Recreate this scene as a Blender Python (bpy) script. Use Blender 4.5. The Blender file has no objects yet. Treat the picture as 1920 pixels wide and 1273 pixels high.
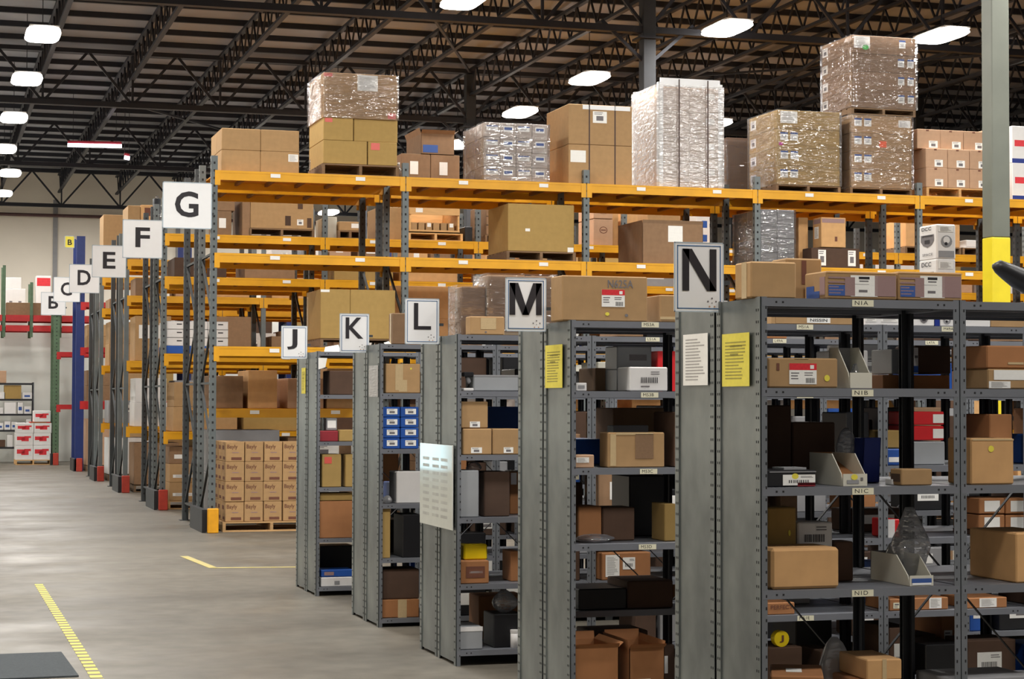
import bpy, math, random
from mathutils import Matrix, Vector
random.seed(7)
C = bpy.context.scene.collection
S = bpy.context.scene
# ---------------------------------------------------------------- camera
F, YAW, PIT, ROL, H = 3654.0, .293, .0316, .0024, 1.723
FW = Vector((math.sin(YAW)*math.cos(PIT), math.cos(YAW)*math.cos(PIT), math.sin(PIT)))
R0 = Vector((math.cos(YAW), -math.sin(YAW), 0)); U0 = R0.cross(FW)
RR = math.cos(ROL)*R0 + math.sin(ROL)*U0; UU = -math.sin(ROL)*R0 + math.cos(ROL)*U0
cam = bpy.data.objects.new('camera', bpy.data.cameras.new('camera')); C.objects.link(cam)
cam.data.sensor_width = 36; cam.data.lens = F/1920*36; cam.data.clip_start = .05; cam.data.clip_end = 300
m = Matrix.Identity(4)
for i in range(3): m[i][0] = RR[i]; m[i][1] = UU[i]; m[i][2] = -FW[i]
m[2][3] = H
cam.matrix_world = m; S.camera = cam
# ---------------------------------------------------------------- world, exposure
W = bpy.data.worlds.new('hall'); S.world = W; W.use_nodes = True
W.node_tree.nodes['Background'].inputs[0].default_value = (1, .95, .9, 1)
W.node_tree.nodes['Background'].inputs[1].default_value = .16
S.view_settings.view_transform = 'Standard'; S.view_settings.look = 'None'
S.view_settings.exposure = 0.0; S.view_settings.gamma = 1; S.view_settings.use_curve_mapping = False
LAMP_W = 260          # watts of each high-bay lamp
LAMP_C = (1.0, .965, .92)

# ---------------------------------------------------------------- a pixel of the 1920x1273 photograph becomes a point on a real plane
def ray(px, py): return FW + RR*((px-960)/F) + UU*((636.5-py)/F)
def PY(px, py, Y): d = ray(px, py); t = Y/d.y; return d.x*t, H+d.z*t
def PX(px, py, X): d = ray(px, py); t = X/d.x; return d.y*t, H+d.z*t
def PZ(px, py, Z): d = ray(px, py); t = (Z-H)/d.z; return d.x*t, d.y*t

# ---------------------------------------------------------------- materials
def lin(c): return tuple(((v/255/12.92) if v/255 <= .04045 else ((v/255+.055)/1.055)**2.4) for v in c)+(1,)
MATS = {}
def mat(name, rgb, rough=.6, metal=0, var=.0, scale=8, amt=.12, bump=.0, bscale=40, emit=0, stretch=None, spec=.5, rgb2=None):
    if name in MATS: return MATS[name]
    m = bpy.data.materials.new(name); m.use_nodes = True; n = m.node_tree.nodes; l = m.node_tree.links
    b = n['Principled BSDF']; b.inputs['Roughness'].default_value = rough; b.inputs['Metallic'].default_value = metal
    b.inputs['Specular IOR Level'].default_value = spec
    c = lin(rgb); tc = n.new('ShaderNodeTexCoord'); mp = n.new('ShaderNodeMapping'); l.new(tc.outputs['Object'], mp.inputs[0])
    if stretch: mp.inputs['Scale'].default_value = stretch
    nz = n.new('ShaderNodeTexNoise'); nz.inputs['Scale'].default_value = scale; nz.inputs['Detail'].default_value = 5; l.new(mp.outputs[0], nz.inputs['Vector'])
    rp = n.new('ShaderNodeValToRGB'); rp.color_ramp.elements[0].position = .3; rp.color_ramp.elements[1].position = .7
    k = 1-amt; c2 = lin(rgb2) if rgb2 else tuple(v*(1+amt) for v in c[:3])+(1,)
    rp.color_ramp.elements[0].color = (c[0]*k, c[1]*k, c[2]*k, 1); rp.color_ramp.elements[1].color = c2
    l.new(nz.outputs['Fac'], rp.inputs[0]); out = rp.outputs[0]
    if var:
        oi = n.new('ShaderNodeObjectInfo'); mr = n.new('ShaderNodeMapRange'); l.new(oi.outputs['Random'], mr.inputs[0])
        mr.inputs[3].default_value = 1-var; mr.inputs[4].default_value = 1+var
        hs = n.new('ShaderNodeHueSaturation'); l.new(out, hs.inputs['Color']); l.new(mr.outputs[0], hs.inputs['Value']); out = hs.outputs[0]
    l.new(out, b.inputs['Base Color'])
    if bump:
        n2 = n.new('ShaderNodeTexNoise'); n2.inputs['Scale'].default_value = bscale; n2.inputs['Detail'].default_value = 4; l.new(mp.outputs[0], n2.inputs['Vector'])
        bp = n.new('ShaderNodeBump'); bp.inputs['Strength'].default_value = bump; bp.inputs['Distance'].default_value = .02
        l.new(n2.outputs['Fac'], bp.inputs['Height']); l.new(bp.outputs[0], b.inputs['Normal'])
    if emit: b.inputs['Emission Color'].default_value = c; b.inputs['Emission Strength'].default_value = emit
    MATS[name] = m; return m
def film(name, rgb, lo, hi, rough, bscale, bump, diff=.35):
    m = bpy.data.materials.new(name); m.use_nodes = True; n = m.node_tree.nodes; l = m.node_tree.links; n.clear()
    o = n.new('ShaderNodeOutputMaterial'); t = n.new('ShaderNodeBsdfTransparent'); t.inputs[0].default_value = (.97, .97, .98, 1)
    g = n.new('ShaderNodeBsdfGlossy'); g.inputs['Roughness'].default_value = rough; d = n.new('ShaderNodeBsdfDiffuse'); d.inputs[0].default_value = lin(rgb)
    tc = n.new('ShaderNodeTexCoord'); mp = n.new('ShaderNodeMapping'); mp.inputs['Scale'].default_value = (.7, .7, 2.4); l.new(tc.outputs['Object'], mp.inputs[0])
    nz = n.new('ShaderNodeTexNoise'); nz.inputs['Scale'].default_value = bscale; nz.inputs['Detail'].default_value = 3; l.new(mp.outputs[0], nz.inputs['Vector'])
    bp = n.new('ShaderNodeBump'); bp.inputs['Strength'].default_value = bump; bp.inputs['Distance'].default_value = .05; l.new(nz.outputs['Fac'], bp.inputs['Height'])
    l.new(bp.outputs[0], g.inputs['Normal'])
    lw = n.new('ShaderNodeLayerWeight'); lw.inputs[0].default_value = .4; l.new(bp.outputs[0], lw.inputs['Normal'])
    mr = n.new('ShaderNodeMapRange'); mr.inputs[3].default_value = lo; mr.inputs[4].default_value = hi; l.new(lw.outputs['Fresnel'], mr.inputs[0])
    gd = n.new('ShaderNodeMixShader'); gd.inputs[0].default_value = diff; l.new(g.outputs[0], gd.inputs[1]); l.new(d.outputs[0], gd.inputs[2])
    mx = n.new('ShaderNodeMixShader'); l.new(mr.outputs[0], mx.inputs[0]); l.new(t.outputs[0], mx.inputs[1]); l.new(gd.outputs[0], mx.inputs[2]); l.new(mx.outputs[0], o.inputs[0])
    MATS[name] = m; return m
def K(n): return MATS[n]
mat('kraft', (170, 136, 94), .85, var=.10, amt=.06, scale=14)
mat('pale_card', (172, 160, 150), .7, var=.05, amt=.05)
mat('kraft_gold', (168, 138, 80), .85, var=.04, amt=.05, scale=14)
mat('kraft_pink', (182, 147, 118), .85, var=.06, amt=.05, scale=14)
mat('kraft_bright', (205, 160, 108), .85, var=.05, amt=.07, scale=10)
mat('kraft_dull', (138, 108, 80), .85, var=.18, amt=.08, scale=14)
mat('kraft_dark', (82, 60, 46), .85, var=.25, amt=.1, scale=10)
mat('kraft_orange', (162, 110, 68), .8, var=.08, amt=.06, scale=12)
mat('white_card', (222, 220, 218), .6, var=.05, amt=.03)
mat('cream_card', (205, 202, 188), .7, var=.03, amt=.04)
mat('grey_card', (140, 140, 142), .7, var=.12, amt=.06)
mat('blue_card', (24, 78, 160), .55, var=.08, amt=.08)
mat('navy_plastic', (14, 42, 128), .4, amt=.1)
mat('red_card', (200, 22, 30), .5, var=.05, amt=.06)
mat('maroon_card', (140, 30, 42), .6, var=.05, amt=.06)
mat('yellow_plastic', (238, 208, 20), .4, amt=.05)
mat('black_plastic', (24, 24, 27), .42, amt=.15)
mat('black_metal', (36, 37, 40), .5, .3, amt=.12)
mat('grey_tub', (150, 153, 156), .35, amt=.04)
mat('wood', (190, 152, 104), .85, var=.15, amt=.18, scale=3, stretch=(1, 12, 12))
mat('wood_dull', (122, 98, 74), .9, var=.2, amt=.2, scale=3, stretch=(1, 12, 12))
mat('crate_wood', (212, 168, 112), .8, var=.08, amt=.1, scale=4, stretch=(1, 8, 8))
mat('beam_yellow', (222, 160, 20), .42, var=.04, amt=.10, scale=3, spec=.5)
mat('deck_yellow', (196, 130, 22), .55, var=.08, amt=.14, scale=5)
mat('deck_rib', (122, 76, 20), .6, amt=.1)
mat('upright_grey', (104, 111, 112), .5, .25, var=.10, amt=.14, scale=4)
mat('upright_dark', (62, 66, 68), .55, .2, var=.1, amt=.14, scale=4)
mat('hole_black', (30, 30, 32), .8)
mat('shelf_grey', (120, 123, 130), .42, .2, amt=.08, scale=3)
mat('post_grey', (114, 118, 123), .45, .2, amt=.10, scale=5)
mat('post_shaded', (44, 46, 50), .5, .2, amt=.1, scale=5)  # darker copy of the post grey for rear posts, shade put into colour
mat('panel_grey', (102, 109, 110), .36, .4, amt=.34, scale=2.4, bump=.12, bscale=1.6, stretch=(1, 1.3, .9), rgb2=(130, 136, 134))
mat('rack_blue', (24, 44, 104), .5, var=.03, amt=.12)
mat('rack_green', (78, 102, 76), .6, var=.05, amt=.16)
mat('beam_red', (176, 28, 30), .5, var=.04, amt=.14)
mat('guard_red', (168, 52, 36), .6, var=.08, amt=.15)
mat('guard_yellow', (224, 158, 20), .5, amt=.1)
mat('sign_white', (236, 237, 238), .45, amt=.015)
mat('sign_edge', (176, 190, 200), .4, amt=.02)
mat('sign_blue', (62, 104, 148), .5)
mat('ink', (30, 26, 32), .6)
mat('ink_soft', (112, 108, 110), .7)
mat('ink_brown', (108, 66, 50), .8, amt=.25, scale=30)
mat('ink_blue', (52, 84, 150), .7, amt=.15, scale=40)
mat('ink_mauve', (150, 122, 120), .8, amt=.3, scale=60)
mat('ink_red', (212, 42, 52), .5)
mat('print_faint', (166, 163, 160), .7); mat('print_olive', (158, 148, 62), .7)
mat('paper', (238, 237, 232), .6, amt=.03)
mat('paper_yellow', (228, 214, 76), .6, amt=.05)
mat('label_cream', (226, 222, 196), .6, amt=.02)
mat('tape', (196, 172, 132), .25, amt=.05)
mat('tape_red', (214, 96, 84), .3, amt=.3, scale=60)
mat('strap', (62, 38, 30), .5)
mat('sticker_orange', (236, 92, 32), .5); mat('sticker_pink', (200, 40, 150), .5); mat('sticker_green', (70, 190, 80), .5)
mat('tan_dot', (190, 150, 120), .6)
mat('steel_black', (36, 38, 46), .6, .2, amt=.12, scale=6)
mat('deck_roof', (146, 149, 156), .8, amt=.12, scale=.7)
mat('column_dark', (38, 41, 46), .6, amt=.1); mat('column_grey', (106, 110, 100), .5, amt=.08, scale=3); mat('column_yellow', (224, 204, 36), .5, amt=.06, scale=4)
mat('wall_upper', (232, 224, 210), .8, amt=.05, scale=.5); mat('wall_white', (224, 226, 220), .7, amt=.02, scale=.8)
mat('pipe_brown', (88, 62, 62), .6)
mat('lamp_housing', (200, 200, 200), .4)
mat('floor_mat', (66, 72, 76), .95, amt=.15, scale=60, bump=.3, bscale=200)
mat('floor_line', (214, 196, 92), .6, amt=.25, scale=14, rgb2=(176, 166, 128))
mat('lamp_glow', (255, 248, 238), .5, emit=14)
mat('tube_glow', (244, 236, 255), .5, emit=7)
film('stretch_film', (215, 212, 214), .15, .65, .1, 4, 1.0, .22)
film('heavy_film', (236, 232, 228), .5, .9, .22, 9, .8, .45)
film('clear_bag', (205, 208, 215), .22, .9, .1, 9, .8, .4)
film('sheet_sleeve', (215, 215, 215), .5, .9, .15, 6, .4, .7)
def striped():
    m = mat('hazard_stripe', (226, 210, 70), .6); n = m.node_tree.nodes; l = m.node_tree.links
    tc = n.new('ShaderNodeTexCoord'); sp = n.new('ShaderNodeSeparateXYZ'); l.new(tc.outputs['Object'], sp.inputs[0])
    a = n.new('ShaderNodeMath'); a.operation = 'MULTIPLY'; a.inputs[1].default_value = 1/.17; l.new(sp.outputs['Y'], a.inputs[0])
    b = n.new('ShaderNodeMath'); b.operation = 'FRACT'; l.new(a.outputs[0], b.inputs[0])
    g = n.new('ShaderNodeMath'); g.operation = 'GREATER_THAN'; g.inputs[1].default_value = .52; l.new(b.outputs[0], g.inputs[0])
    mx = n.new('ShaderNodeMix'); mx.data_type = 'RGBA'; mx.inputs[6].default_value = lin((232, 216, 84)); mx.inputs[7].default_value = lin((112, 104, 72))
    l.new(g.outputs[0], mx.inputs[0]); l.new(mx.outputs[2], n['Principled BSDF'].inputs['Base Color'])
striped()
def floor_mat():
    m = mat('concrete', (101, 96, 86), .42, spec=.4, amt=.24, scale=.55, stretch=(.55, 1.3, 1), bump=.05, bscale=2)
    n = m.node_tree.nodes; l = m.node_tree.links; b = n['Principled BSDF']
    tc = [x for x in n if x.type == 'TEX_COORD'][0]
    nz = n.new('ShaderNodeTexNoise'); nz.inputs['Scale'].default_value = .8; nz.inputs['Detail'].default_value = 6; l.new(tc.outputs['Object'], nz.inputs['Vector'])
    mr = n.new('ShaderNodeMapRange'); mr.inputs[1].default_value = .3; mr.inputs[2].default_value = .7; mr.inputs[3].default_value = .38; mr.inputs[4].default_value = .62
    l.new(nz.outputs['Fac'], mr.inputs[0]); l.new(mr.outputs[0], b.inputs['Roughness'])
    src = b.inputs['Base Color'].links[0].from_socket
    n3 = n.new('ShaderNodeTexNoise'); n3.inputs['Scale'].default_value = 5; n3.inputs['Detail'].default_value = 8; l.new(tc.outputs['Object'], n3.inputs['Vector'])
    m2 = n.new('ShaderNodeMapRange'); m2.inputs[1].default_value = .3; m2.inputs[2].default_value = .7; m2.inputs[3].default_value = .78; m2.inputs[4].default_value = 1.14; l.new(n3.outputs['Fac'], m2.inputs[0])
    hs = n.new('ShaderNodeHueSaturation'); l.new(src, hs.inputs['Color']); l.new(m2.outputs[0], hs.inputs['Value']); l.new(hs.outputs[0], b.inputs['Base Color'])
floor_mat()

# ---------------------------------------------------------------- mesh helpers
class MB:
    def __init__(s): s.v = []; s.f = []; s.i = []
    def quad(s, a, b, c, d, i=0):
        k = len(s.v); s.v += [a, b, c, d]; s.f.append((k, k+1, k+2, k+3)); s.i.append(i); return s
    def box(s, x0, y0, z0, x1, y1, z1, i=0):
        k = len(s.v); s.v += [(x, y, z) for z in (z0, z1) for y in (y0, y1) for x in (x0, x1)]
        for f in ((0, 2, 3, 1), (4, 5, 7, 6), (0, 1, 5, 4), (1, 3, 7, 5), (3, 2, 6, 7), (2, 0, 4, 6)):
            s.f.append(tuple(k+a for a in f)); s.i.append(i)
        return s
    def cbox(s, x0, y0, z0, x1, y1, z1, c=.004, i=0):       # chamfered box
        k = len(s.v); X = (x0, x1); Y = (y0, y1); Z = (z0, z1); g = lambda t: 1 if t else -1
        ids = {}
        for a in (0, 1):
            for b in (0, 1):
                for d in (0, 1):
                    x, y, z = X[a], Y[b], Z[d]; dx, dy, dz = -c*g(a), -c*g(b), -c*g(d)
                    ids[a, b, d] = len(s.v); s.v += [(x, y+dy, z+dz), (x+dx, y, z+dz), (x+dx, y+dy, z)]
        q = lambda ax, cs: s._f([ids[t]+ax for t in cs], i)
        for a in (0, 1): q(0, [(a, 0, 0), (a, 0, 1), (a, 1, 1), (a, 1, 0)] if not a else [(a, 0, 0), (a, 1, 0), (a, 1, 1), (a, 0, 1)])
        for b in (0, 1): q(1, [(0, b, 0), (1, b, 0), (1, b, 1), (0, b, 1)] if not b else [(0, b, 0), (0, b, 1), (1, b, 1), (1, b, 0)])
        for d in (0, 1): q(2, [(0, 0, d), (0, 1, d), (1, 1, d), (1, 0, d)] if not d else [(0, 0, d), (1, 0, d), (1, 1, d), (0, 1, d)])
        for a in (0, 1):
            for b in (0, 1):
                s._f([ids[a, b, 0]+0, ids[a, b, 0]+1, ids[a, b, 1]+1, ids[a, b, 1]+0], i)
                s._f([ids[a, 0, b]+0, ids[a, 0, b]+2, ids[a, 1, b]+2, ids[a, 1, b]+0], i)
                s._f([ids[0, a, b]+1, ids[0, a, b]+2, ids[1, a, b]+2, ids[1, a, b]+1], i)
        for t in ids.values(): s._f([t, t+1, t+2], i)
        return s
    def _f(s, f, i): s.f.append(tuple(f)); s.i.append(i)
    def bar(s, p, q, w, h, i=0):
        p = Vector(p); q = Vector(q); d = (q-p).normalized(); u = d.cross(Vector((0, 0, 1)))
        if u.length < .01: u = Vector((1, 0, 0))
        u = u.normalized()*w/2; t = d.cross(u).normalized()*h/2; k = len(s.v)
        for e in (p, q):
            for a, b in ((-1, -1), (1, -1), (1, 1), (-1, 1)): s.v.append(tuple(e+u*a+t*b))
        for f in ((0, 1, 2, 3), (7, 6, 5, 4), (0, 4, 5, 1), (1, 5, 6, 2), (2, 6, 7, 3), (3, 7, 4, 0)): s._f([k+a for a in f], i)
        return s
    def tube(s, pts, r, n=8, i=0):
        k = len(s.v); pts = [Vector(p) for p in pts]; rs = r if isinstance(r, (list, tuple)) else [r]*len(pts)
        for j, p in enumerate(pts):
            d = (pts[min(j+1, len(pts)-1)]-pts[max(j-1, 0)]).normalized(); u = d.cross(Vector((0, 0, 1)))
            if u.length < .01: u = Vector((1, 0, 0))
            u.normalize(); t = d.cross(u)
            for a in range(n): s.v.append(tuple(p+(u*math.cos(a*2*math.pi/n)+t*math.sin(a*2*math.pi/n))*rs[j]))
        for j in range(len(pts)-1):
            for a in range(n): s._f([k+j*n+a, k+j*n+(a+1) % n, k+(j+1)*n+(a+1) % n, k+(j+1)*n+a], i)
        s._f([k+a for a in range(n)][::-1], i); s._f([k+(len(pts)-1)*n+a for a in range(n)], i); return s
    def disc(s, cx, cz, r, y, i=0, n=14):
        k = len(s.v); s.v += [(cx+r*math.cos(a*2*math.pi/n), y, cz+r*math.sin(a*2*math.pi/n)) for a in range(n)]; s._f([k+a for a in range(n)], i); return s
    def mesh(s, name, mats, smooth=False):
        me = bpy.data.meshes.new(name); me.from_pydata(s.v, [], s.f)
        for x in (mats if isinstance(mats, (list, tuple)) else [mats]): me.materials.append(K(x) if isinstance(x, str) else x)
        me.polygons.foreach_set('material_index', s.i)
        if smooth: me.polygons.foreach_set('use_smooth', [True]*len(s.f))
        me.update(); return me
def ob(name, me, parent=None, loc=(0, 0, 0), rz=0, scale=None, label=None, cat=None, group=None, kind=None):
    o = bpy.data.objects.new(name, me); C.objects.link(o); o.location = loc
    if rz: o.rotation_euler = (0, 0, rz)
    if scale: o.scale = scale
    if parent: o.parent = parent
    if label: o['label'] = label; 
    if cat: o['category'] = cat; LABELS.append((label, group))
    if group: o['group'] = group
    if kind: o['kind'] = kind
    return o
LABELS = []
def thing(name, label, cat, loc=(0, 0, 0), rz=0, group=None): return ob(name, None, None, loc, rz, None, label, cat, group)
MC = {}
def cached(key, fn):
    if key not in MC: MC[key] = fn()
    return MC[key]

# ---------------------------------------------------------------- lettering (unit square, facing -Y)
def text_mesh(txt, mats='ink', bold=.0, thick=.003):
    def go():
        cu = bpy.data.curves.new('t', 'FONT'); cu.body = txt; cu.offset = bold; cu.resolution_u = 3
        o = bpy.data.objects.new('t', cu); C.objects.link(o); bpy.context.view_layer.update()
        me = bpy.data.meshes.new_from_object(o.evaluated_get(bpy.context.evaluated_depsgraph_get()))
        C.objects.unlink(o); bpy.data.objects.remove(o)
        xs = [v.co.x for v in me.vertices]; ys = [v.co.y for v in me.vertices]
        x0, x1, y0, y1 = min(xs), max(xs), min(ys), max(ys)
        for v in me.vertices: v.co = ((v.co.x-x0)/(x1-x0), -thick, (v.co.y-y0)/(y1-y0))
        me.materials.clear(); me.materials.append(K(mats)); me.name = 'lettering'; return me
    return cached(('t', txt, mats, bold, thick), go)
def letter_m():
    b = MB()
    for qd in (((0, 0), (.18, 0), (.18, 1), (0, 1)), ((.82, 0), (1, 0), (1, 1), (.82, 1)), ((.4, 0), (.6, 0), (.27, 1), (0, 1)), ((.4, 0), (.6, 0), (1, 1), (.73, 1))):
        b.quad(*[(x, -.003, z) for x, z in qd])
    return b.mesh('lettering', ['ink'])
MC[('t', 'M', 'ink', .016, .003)] = letter_m()
def strokes(qs):
    b = MB()
    for qd in qs: b.quad(*[(x, -.003, z) for x, z in qd])
    return b.mesh('lettering', ['ink'])
MC[('t', 'N', 'ink', .016, .003)] = strokes((((0, 0), (.2, 0), (.2, 1), (0, 1)), ((.8, 0), (1, 0), (1, 1), (.8, 1)), ((.72, 0), (1, 0), (.28, 1), (0, 1))))
MC[('t', 'L', 'ink', .016, .003)] = strokes((((0, 0), (.25, 0), (.25, 1), (0, 1)), ((.25, 0), (1, 0), (1, .13), (.25, .13))))
for _t in ('G', 'F', 'E', 'D', 'C', 'B', 'N', 'M', 'L', 'K', 'J'): text_mesh(_t, 'ink', .022 if _t in 'GFEDCB' else .016)

# ---------------------------------------------------------------- flat marks on things: label plates, tape, print (unit square, facing -Y)
def plate(style):
    def go():
        b = MB(); q = lambda x0, z0, x1, z1, i, y=-.0019: b.quad((x0, y, z0), (x1, y, z0), (x1, y, z1), (x0, y, z1), i)
        s = lambda: b.box(0, -.0015, 0, 1, 0, 1, 0)
        rnd = random.Random(len(style)*7+ord(style[0]))
        def lines(x0, x1, z0, z1, n, i=1):
            for j in range(n):
                z = z0+(z1-z0)*(j+.5)/n; e = x1-(x1-x0)*rnd.random()*.4; q(x0, z-.2*(z1-z0)/n, e, z+.2*(z1-z0)/n, i)
        def bars(x0, x1, z0, z1, i=2):
            x = x0
            while x < x1: w = (x1-x0)*rnd.choice((.02, .035, .05)); q(x, z0, min(x+w, x1), z1, i); x += w*2
        if style == 'white': s(); return b.mesh('label_plate', ['paper'])
        if style == 'barcode': s(); bars(.18, .82, .22, .5); lines(.55, .95, .68, .9, 2); return b.mesh('barcode_label', ['paper', 'ink_soft', 'ink'])
        if style == 'barprint': bars(.1, .8, .3, .62); lines(.5, .98, .75, .98, 2); lines(.1, .6, 0, .2, 1); return b.mesh('printed_barcode', ['paper', 'ink_soft', 'ink'])
        if style == 'lines': s(); lines(.1, .9, .08, .92, 14); return b.mesh('printed_sheet', ['paper', 'print_faint'])
        if style == 'ylines': s(); lines(.12, .9, .12, .86, 12); q(.3, .74, .75, .78, 2); q(.3, .58, .6, .62, 2); return b.mesh('yellow_sheet', ['paper_yellow', 'print_olive', 'print_olive'])
        if style == 'redlabel': s(); q(0, .68, 1, 1, 2); q(.76, .74, .9, .92, 0, -.0023); lines(.06, .45, .2, .6, 3, 1); bars(.6, .92, .06, .3, 3); lines(.55, .9, .38, .6, 2); return b.mesh('red_topped_label', ['paper', 'ink_soft', 'ink_red', 'ink'])
        if style == 'blueheader': s(); q(0, .78, 1, 1, 1); lines(.15, .9, .2, .65, 3, 2); return b.mesh('blue_topped_label', ['paper', 'ink_blue', 'ink_soft'])
        if style == 'bluelabel': s(); q(.08, .3, .92, .78, 1); return b.mesh('blue_label', ['paper', 'ink_blue'])
        if style == 'yheader': s(); q(.2, .55, .8, .8, 1); lines(.15, .85, .1, .45, 2, 1); return b.mesh('cream_label', ['label_cream', 'ink_soft'])
        if style == 'bluebig': q(0, 0, .62, .52, 0); lines(.02, .6, .06, .5, 3, 1); q(.62, 0, 1, .9, 1); lines(0, 1, .55, .98, 2, 1); return b.mesh('blue_print', ['ink_blue', 'ink_mauve'])
        if style == 'philabel': s(); q(.3, .82, .7, .94, 1); q(.32, .7, .66, .76, 2); lines(.05, .95, .56, .6, 1, 2); q(.3, .2, .62, .32, 2); return b.mesh('address_label', ['paper', 'ink', 'ink_soft'])
        if style == 'shipdark': s(); q(.25, .2, .75, .6, 1); lines(.1, .9, .7, .95, 2, 1); return b.mesh('small_label', ['paper', 'ink_soft'])
        if style == 'brownprint':
            q(.35, .44, .7, .48, 1); q(.3, .08, .86, .22, 0); return b.mesh('brown_print', ['ink_brown', 'ink_mauve'])
        if style == 'ovalprint':
            for t in range(12): a = t*math.pi/6; b.quad((.5+.4*math.cos(a), -.001, .5+.4*math.sin(a)), (.5+.5*math.cos(a), -.001, .5+.5*math.sin(a)), (.5+.5*math.cos(a+.52), -.001, .5+.5*math.sin(a+.52)), (.5+.4*math.cos(a+.52), -.001, .5+.4*math.sin(a+.52)))
            q(.2, .42, .8, .58, 0, -.001); return b.mesh('oval_mark', ['ink_brown'])
        if style == 'redwave': s(); q(.0, .3, .55, .8, 1); q(.3, .15, .8, .62, 1); q(.5, .6, .95, .85, 1); return b.mesh('red_print', ['white_card', 'ink_red'])
        if style == 'shield':
            b.v += [(0, -.001, 1), (1, -.001, 1), (1, -.001, .5), (.82, -.001, .18), (.5, -.001, 0), (.18, -.001, .18), (0, -.001, .5)]; b._f(list(range(7))[::-1], 0)
            q(.12, .86, .92, .95, 1); q(.3, .3, .7, .6, 1); return b.mesh('shield_mark', ['ink_soft', 'ink'])
        if style == 'picture':
            b.disc(.5, .5, .5, -.001, 0); b.disc(.5, .62, .3, -.0015, 1); b.disc(.45, .3, .14, -.0016, 2); return b.mesh('round_picture', ['grey_card', 'white_card', 'ink'])
        if style.startswith('dot_'): b.disc(.5, .5, .5, -.0016, 0); return b.mesh('round_sticker', [{'y': 'paper_yellow', 'k': 'ink_soft', 't': 'tan_dot', 'g': 'sticker_green'}[style[4]]])
        if style.startswith('m:'): s(); return b.mesh(style[2:]+'_strip', [style[2:]])
        if style.startswith('hand'): lines(0, 1, .4, .6, 1, 0); return b.mesh('handwriting', ['ink_soft'])
    return cached(('p', style), go)
PN = {'white': 'label', 'barcode': 'barcode_label', 'barprint': 'printed_barcode', 'lines': 'printed_sheet', 'redlabel': 'shipping_label', 'blueheader': 'label', 'bluelabel': 'label',
      'bluebig': 'printed_band', 'philabel': 'address_label', 'shipdark': 'label', 'brownprint': 'printed_mark', 'redwave': 'printed_mark', 'shield': 'printed_mark', 'picture': 'printed_picture',
      'ovalprint': 'printed_mark', 'yheader': 'label', 'ylines': 'yellow_sheet'}
def mark(par, dim, face, u0, v0, u1, v1, st):
    w, d, h = dim
    if st.startswith('T:'): _, mt, s = st.split(':', 2); me = text_mesh(s, mt, .01, .0022); nm = 'lettering'
    else: me = plate(st); nm = PN.get(st, 'sticker' if st[:4] == 'dot_' else ('tape' if 'tape' in st else ('strap' if 'strap' in st else 'printed_band')))
    if st in ('m:sign_white',): nm = 'corner_board'
    if face == 'f': ob(nm, me, par, (u0*w, -.0006, v0*h), 0, ((u1-u0)*w, 1, (v1-v0)*h))
    elif face == 'l': ob(nm, me, par, (-.0006, d*(1-u0), v0*h), -math.pi/2, ((u1-u0)*d, 1, (v1-v0)*h))
    else:
        o = ob(nm, me, par, (u0*w, v0*d, h+.0006), 0, ((u1-u0)*w, 1, (v1-v0)*d)); o.rotation_euler = (-math.pi/2, 0, 0); o.location.y = v0*d; o.scale = ((u1-u0)*w, 1, (v1-v0)*d)
def carton(x0, x1, y0, d, z0, z1, mt, label, cat='box', marks=(), group=None, name='carton', rz=0, top=True, c=None):
    w, h = x1-x0, z1-z0; b = MB(); c = c if c is not None else min(.006, w*.06, h*.06, d*.06)
    b.cbox(0, 0, 0, w, d, h, c)
    o = ob(name, b.mesh(name, [mt]), None, (x0, y0, z0+.0008), rz, None, label, cat, group)
    for mk in marks: mark(o, (w, d, h), *mk)
    return o

# ---------------------------------------------------------------- THE SETTING
XW0, XW1, YW0, YW1, ZR = -5, 50, -4, 72, 9.95
fl = ob('floor', MB().box(XW0, YW0, -.1, XW1, YW1, 0).mesh('floor', ['concrete']), kind='structure')
ce = ob('ceiling', MB().box(XW0, YW0, ZR, XW1, YW1, ZR+.15).mesh('ceiling', ['deck_roof']), kind='structure')
wf = ob('wall_far', MB().box(XW0, YW1, 0, XW1, YW1+.3, ZR).mesh('wall', ['wall_upper']), kind='structure')
ob('wall_left', MB().box(XW0-.3, YW0, 0, XW0, YW1, ZR).mesh('wall', ['wall_upper']), kind='structure')
mat('added_door_glow', (196, 236, 250), .5, emit=3.2)
dr = ob('door_added', MB().box(XW0, 43.2, 0, XW0+.08, 47.2, 2.5).mesh('door', ['column_dark']), kind='structure')  # unseen lit door, added to give the laminated board its blue glare
for k in range(4): ob('pane', MB().box(XW0+.08, 43.35+k*.95, .1, XW0+.09, 44.2+k*.95, 2.35).mesh('pane', ['added_door_glow']), dr)
ob('pipe', MB().tube([(XW0+.1, YW1-.35, 8.35), (20, YW1-.35, 8.35)], .06).mesh('pipe', ['pipe_brown']), wf)
for _x in (0.0, 4.4, 8.8, 13.2): ob('wall_seam', MB().box(_x, YW1-.06, 0, _x+.16, YW1, ZR-1).mesh('wall_seam', ['grey_card']), wf)
# purlins under the deck, across the hall
pm = MB().box(XW0, -.04, 0, XW1, .04, .12).mesh('purlin', ['steel_black'])
y = 22.0
while y < YW1: ob('purlin', pm, ce, (0, y, ZR-.12)); y += 1.53
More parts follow.
